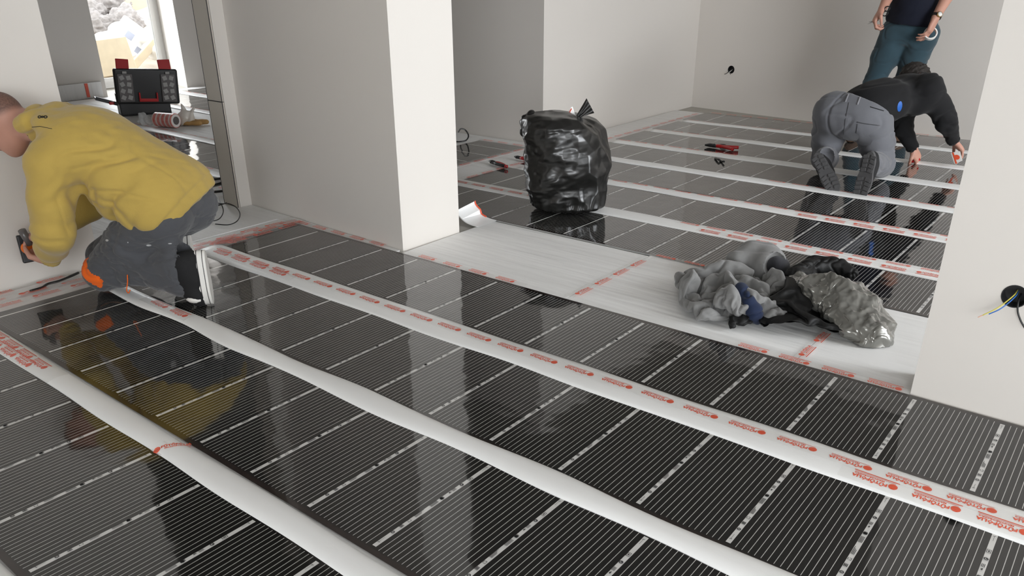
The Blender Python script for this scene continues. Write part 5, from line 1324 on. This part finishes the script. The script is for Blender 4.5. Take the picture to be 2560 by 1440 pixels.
# ================================================================== heap of clothes
M['hoodie'] = cloth('grey_marl_fleece', (.18, .178, .174), var=.10, vs=60, sheen=.3)
M['hoodie_in'] = cloth('dark_hood_inside', (.03, .03, .035))  # one dark tone for the fill of the hood's hollow
M['silver'] = plastic('silver_plastic_bag', (.20, .197, .18), .20, 14, .8, .010, .6)
M['silver'].node_tree.nodes['Principled BSDF'].inputs['Metallic'].default_value = .55
M['black_nylon'] = cloth('black_nylon', (.006, .006, .006), rough=.55, sheen=0)
def P3(px, py, z): return fl(px, py, z)
def heap():
    th = math.atan2(_R[1], _R[0]); zf = ZF+.004
    c = P3(1826, 768, 0); o = lay('hoodie', drape('hoodie', 2, 66, .0175), M['hoodie'], (c.x, c.y, zf), th-.1, (.92, 1.12, 1.12), .0035)
    tag(o, 'crumpled grey marl hoodie lying on the white foam', 'hoodie')
    # hood standing open with its dark inside
    B = Blob(); B.chain([P3(1842, 650, .10), P3(1880, 634, .12), P3(1918, 626, .135)], [.050, .055, .035], .03); B.ell(P3(1920, 662, .085), (.080, .09, .085), None, .03)
    B.cuts.append(('d', np.array(P3(1944, 664, .105)), np.array(P3(1985, 694, .15)), .058, .080, .01)); B.cut(V3(0, 0, .006), (0, 0, -1))
    V, F = B.surface(.0045, 1, lambda P: .006*crease(P, 9, 2, .08)+.003*wob(P, 18, 1)); fastmesh('hood', V, F, M['hoodie'], o)
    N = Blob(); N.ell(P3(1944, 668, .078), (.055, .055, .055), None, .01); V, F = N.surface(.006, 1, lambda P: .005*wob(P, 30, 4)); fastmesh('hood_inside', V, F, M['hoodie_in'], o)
    N = Blob(); N.chain([P3(1852, 722, .120), P3(1872, 752, .100)], [.026, .026], .02); N.chain([P3(1872, 752, .08), P3(1884, 782, .055), P3(1898, 802, .018)], [.026, .034, .018], .02); N.chain([P3(1892, 795, .015), P3(1950, 765, .03)], [.016, .030], .02); N.cut(V3(0, 0, .006), (0, 0, -1))
    V, F = N.surface(.0045, 1, lambda P: .009*crease(P, 20, 3, .1)+.003*wob(P, 30, 3)); fastmesh('navy_lining', V, F, M['navy'], o)
    c = P3(1985, 786, 0); k = lay('jacket', drape('jacket', 2, 60, .0175), M['black_nylon'], (c.x, c.y, zf), th+2.9, (1.05, 1.38, .72), .0015)
    B = Blob(); B.chain([P3(1985, 690, .10), P3(2035, 664, .09), P3(2090, 664, .09), P3(2128, 684, .07)], [.04, .042, .04, .03], .02); B.cut(V3(0, 0, .006), (0, 0, -1))
    V, F = B.surface(.0045, 1, lambda P: .010*crease(P, 15, 2, .1)+.005*crease(P, 35, 1, .12)); fastmesh('sleeve', V, F, M['black_nylon'], k)
    tag(k, 'crumpled black jacket between the grey hoodie and the silver bag', 'jacket')
    silver_bag()
def silver_bag():
    path = [P3(1992, 704, .085), P3(2025, 722, .095), P3(2065, 733, .100), P3(2105, 748, .095), P3(2140, 785, .070), P3(2172, 822, .048), P3(2192, 848, .030), P3(2200, 862, .018)]
    hw = [.040, .075, .100, .118, .112, .090, .060, .022]; hh = [.030, .045, .055, .060, .056, .042, .026, .012]
    n1, n2 = 190, 170; pp = smoothpath(path, 30); m_ = len(pp)-1; V = []
    for i in range(n1+1):
        s_ = i/n1*m_; a = min(int(s_), m_-1); p = pp[a].lerp(pp[a+1], s_-a); t = (pp[min(a+4, m_)]-pp[max(a-4, 0)]); t.z = 0; t.normalize(); w = V3(-t.y, t.x, 0)
        q = s_/m_*7; W1 = float(np.interp(q, range(8), hw)); H1 = float(np.interp(q, range(8), hh))
        if i in (0, n1): W1 *= .1; H1 *= .1
        for k in range(n2):
            an = 2*PI*k/n2; V.append(p+w*math.cos(an)*W1+V3(0, 0, 1)*math.sin(an)*H1)
    P = np.array([tuple(v) for v in V]); c = np.array([tuple(pp[int(i/n1*m_)]) for i in range(n1+1) for _ in range(n2)])
    nr = P-c; nr /= np.linalg.norm(nr, axis=1)[:, None]+1e-9
    rg = np.array([noise.multi_fractal(Vector(((p[0]*.75+p[1]*.65)*22, (p[0]*-.65+p[1]*.75)*7, p[2]*20)), 1, 2.2, 3) for p in P])
    vo = np.array([noise.voronoi(Vector((p[0]*12, p[1]*12, p[2]*16)))[0][0] for p in P]); v2 = np.array([noise.voronoi(Vector((p[0]*38, p[1]*26, p[2]*30)))[0][0] for p in P])
    P = P+nr*(.014*(np.abs(rg)-.6)+.038*(vo-.4)+.010*(v2-.3))[:, None]; P[:, 2] = np.maximum(P[:, 2], .006)
    Fc = [(i*n2+k, (i+1)*n2+k, (i+1)*n2+(k+1) % n2, i*n2+(k+1) % n2) for i in range(n1) for k in range(n2)]+[tuple(range(n2)), tuple(n1*n2+k for k in range(n2))[::-1]]
    o = mesh('plastic_bag', P, Fc, M['silver'], smooth=True); tag(o, 'shiny silver grey plastic bag crumpled at the right end of the clothes heap', 'plastic bag')
heap()
# curled up end of the foam behind the pillar
V = []; prof = [(-2.78, .0), (-2.83, .002), (-2.875, .010), (-2.915, .030), (-2.935, .048), (-2.94, .064)]; prof = [(p.x, p.z) for p in smoothpath([V3(a, 0, c) for a, c in prof], 5)]
for (x, z) in prof: V += [(x, 3.17, z+.004), (x, 3.325, z+.004+ (.02 if x < -2.9 else 0))]
n_ = len(V); V += [(v[0]+.003, v[1], v[2]+.005) for v in V[:n_]]
Fc = [(2*i, 2*i+1, 2*i+3, 2*i+2) for i in range(len(prof)-1)]; Fc += [tuple(n_+q for q in f[::-1]) for f in Fc[:]]
for i in range(len(prof)-1):
    a, c = 2*i, 2*i+2; Fc += [(a, c, n_+c, n_+a), (a+1, n_+a+1, n_+c+1, c+1)]
Fc.append((n_-2, n_-1, 2*n_-1, 2*n_-2))
o = mesh('foam_offcut', V, Fc, M['strip'], smooth=False); tag(o, 'white foam end curling up behind the pillar', 'foam offcut')
b = MB(); 
for i in range(len(prof)-6, len(prof)-1): pass
b.tube([(x+.006, 3.322, z+.012+(.02 if x < -2.9 else 0)) for x, z in prof[8:]], .004, 6); b.build('print', M['print'], o)

# ================================================================== things held in hands
def angled(p, d, n):
    d = Vector(d).normalized(); n = Vector(n); n = (n-d*n.dot(d)).normalized(); m = n.cross(d)
    return Matrix((tuple(m), tuple(d), tuple(n))).transposed()
# hand tool of the man in the mustard sweatshirt
c = atX(82, 618, -3.735); vd = (Vector(_C)-c).normalized()
Rr = angled(c, atX(70, 590, -3.735)-atX(86, 650, -3.735), (1, -.15, .1))
tl = empty('hand_tool', c, 'black and orange hand tool held against the left wall', 'tool')
b = MB(); b.box((0, 0, 0), (.105, .125, .022), Rr, 0, .006); b.build('case', M['black_plastic'], tl)
b = MB(); b.ball(Rr@V3(-.022, .006, .016), (.026, .020, .012), rot=Rr); b.ball(Rr@V3(.026, .006, .016), (.024, .026, .012), rot=Rr); b.build('grip', M['orange_plastic'], tl, True)
b = MB(); b.tube([Rr@V3(.012, .02, .02), Rr@V3(.03, .09, .03)], .016, 10); b.build('neck', M['smoke'], tl, True)
# cutter and tag of the kneeling man
a = atY(2278, 404, 6.30); b_ = atY(2300, 398, 6.32)
b = MB(); b.tube([a, b_], .0105, 10); o = b.build('utility_knife', M['red_plastic'], None, True); tag(o, 'red utility knife in the left hand of the kneeling man in black', 'knife')
b = MB(); b.tube([a+(a-b_)*.05, a+(a-b_)*.45+V3(0, 0, -.01)], [.004, .001], 6); b.build('blade', M['metal'], o)
p = [atY(2377, 382, 6.26), atY(2400, 378, 6.26), atY(2406, 402, 6.24), atY(2386, 410, 6.24)]
o = mesh('paper_tag', p+[q+V3(0, .003, 0) for q in p], [(0, 3, 2, 1), (4, 5, 6, 7), (0, 1, 5, 4), (1, 2, 6, 5), (2, 3, 7, 6), (3, 0, 4, 7)], M['paper']); tag(o, 'white tag with a red disc in the right hand of the kneeling man in black', 'tag')
cc = (p[0]+p[1]+p[2]+p[3])/4+V3(0, -.002, 0); b = MB(); u_ = (p[1]-p[0]).normalized(); w_ = (p[3]-p[0]).normalized()
b.add([cc+(u_*math.cos(t*PI/8)+w_*math.sin(t*PI/8))*.018 for t in range(16)], [tuple(range(16))]); b.add([p[0]+V3(0, -.002, 0)+u_*.008, p[0]+V3(0, -.002, 0)+u_*.018, p[3]+V3(0, -.002, 0)+u_*.018, p[3]+V3(0, -.002, 0)+u_*.008], [(0, 1, 2, 3)])
b.build('print', M['print'], o)
# scissors and tape roll of the standing man
Y_ = st['wrR'].y-.02
sc_ = empty('scissors', atY(2198, 45, Y_), 'black-handled scissors in the hand of the standing man', 'scissors'); o_ = sc_.location
A = lambda x, y: atY(x, y, Y_)-o_
b = MB(); b.tube([A(2196, 48), A(2169, 60)], [.006, .001], 6); b.tube([A(2196, 50), A(2172, 55)], [.006, .001], 6); b.build('blades', M['metal'], sc_)
for cx, cy in ((2218, 22), (2213, 34)):
    b = MB(); b.tube([A(cx+7*math.cos(t*PI/8)*.9+2*math.sin(t*PI/8), cy-6*math.sin(t*PI/8)) for t in range(17)], .004, 6, cap=False); b.tube([A(cx-5, cy+4), A(2197, 48)], .004, 6); b.build('handle', M['black_plastic'], sc_, True)
Yt = st['wrL'].y+.01; c = atY(2326, 84, Yt)
tr = empty('tape_roll', c, 'narrow white tape roll in the hand of the standing man', 'tape roll')
b = MB(); n_ = 32; ax_ = V3(.35, -.8, .5).normalized(); t1 = ax_.orthogonal().normalized(); t2 = ax_.cross(t1)
ring = [(.048, -.012), (.048, .012), (.039, .012), (.039, -.012)]
b.add([(t1*math.cos(2*PI*k/n_)+t2*math.sin(2*PI*k/n_))*r_+ax_*h_ for r_, h_ in ring for k in range(n_)], [(j*n_+k, j*n_+(k+1) % n_, ((j+1) % 4)*n_+(k+1) % n_, ((j+1) % 4)*n_+k) for j in range(4) for k in range(n_)])
b.build('winding', M['paper'], tr)
q = [atY(2300, 90, Yt)-c, atY(2318, 84, Yt)-c, atY(2316, 100, Yt)-c, atY(2298, 97, Yt)-c]; mesh('loose_end', q+[v+V3(0, .002, 0) for v in q], [(0, 1, 2, 3), (7, 6, 5, 4), (0, 4, 5, 1), (2, 6, 7, 3)], M['paper'], tr)
# embroidered letters on the hood
_sw = [c for c in yb.children if c.name.startswith('sweatshirt')]; bpy.context.view_layer.update()
for k, (px, r_) in enumerate(((99, 3.6), (106, 2.4), (114, 3.8))):
    pts = [(px+r_*math.cos(t*PI/6), 292.5+r_*.75*math.sin(t*PI/6)) for t in range(13)]
    seam('embroidered_letter', _sw, pts, .0022, 'canvas', _sw[0])
seam('stitching', _sw, [(80, 318), (100, 316), (130, 322)], .0012, 'canvas', _sw[0])
# fine dust of grey paint marks on the trousers
_tr = [c for c in yb.children if c.name.startswith('trousers')]
M['paint_fleck'] = mat('white_paint_fleck', (.55, .55, .55), .7)
for (x, y, rx, ry) in ((268, 601, 4, 3), (372, 613, 7, 2.5), (425, 609, 5, 1.2), (320, 606, 1.5, 1.5)):
    patch('paint_fleck', _tr, [(x+rx*math.cos(t*PI/4), y+ry*math.sin(t*PI/4)) for t in range(8)], 'paint_fleck', _tr[0], .001)
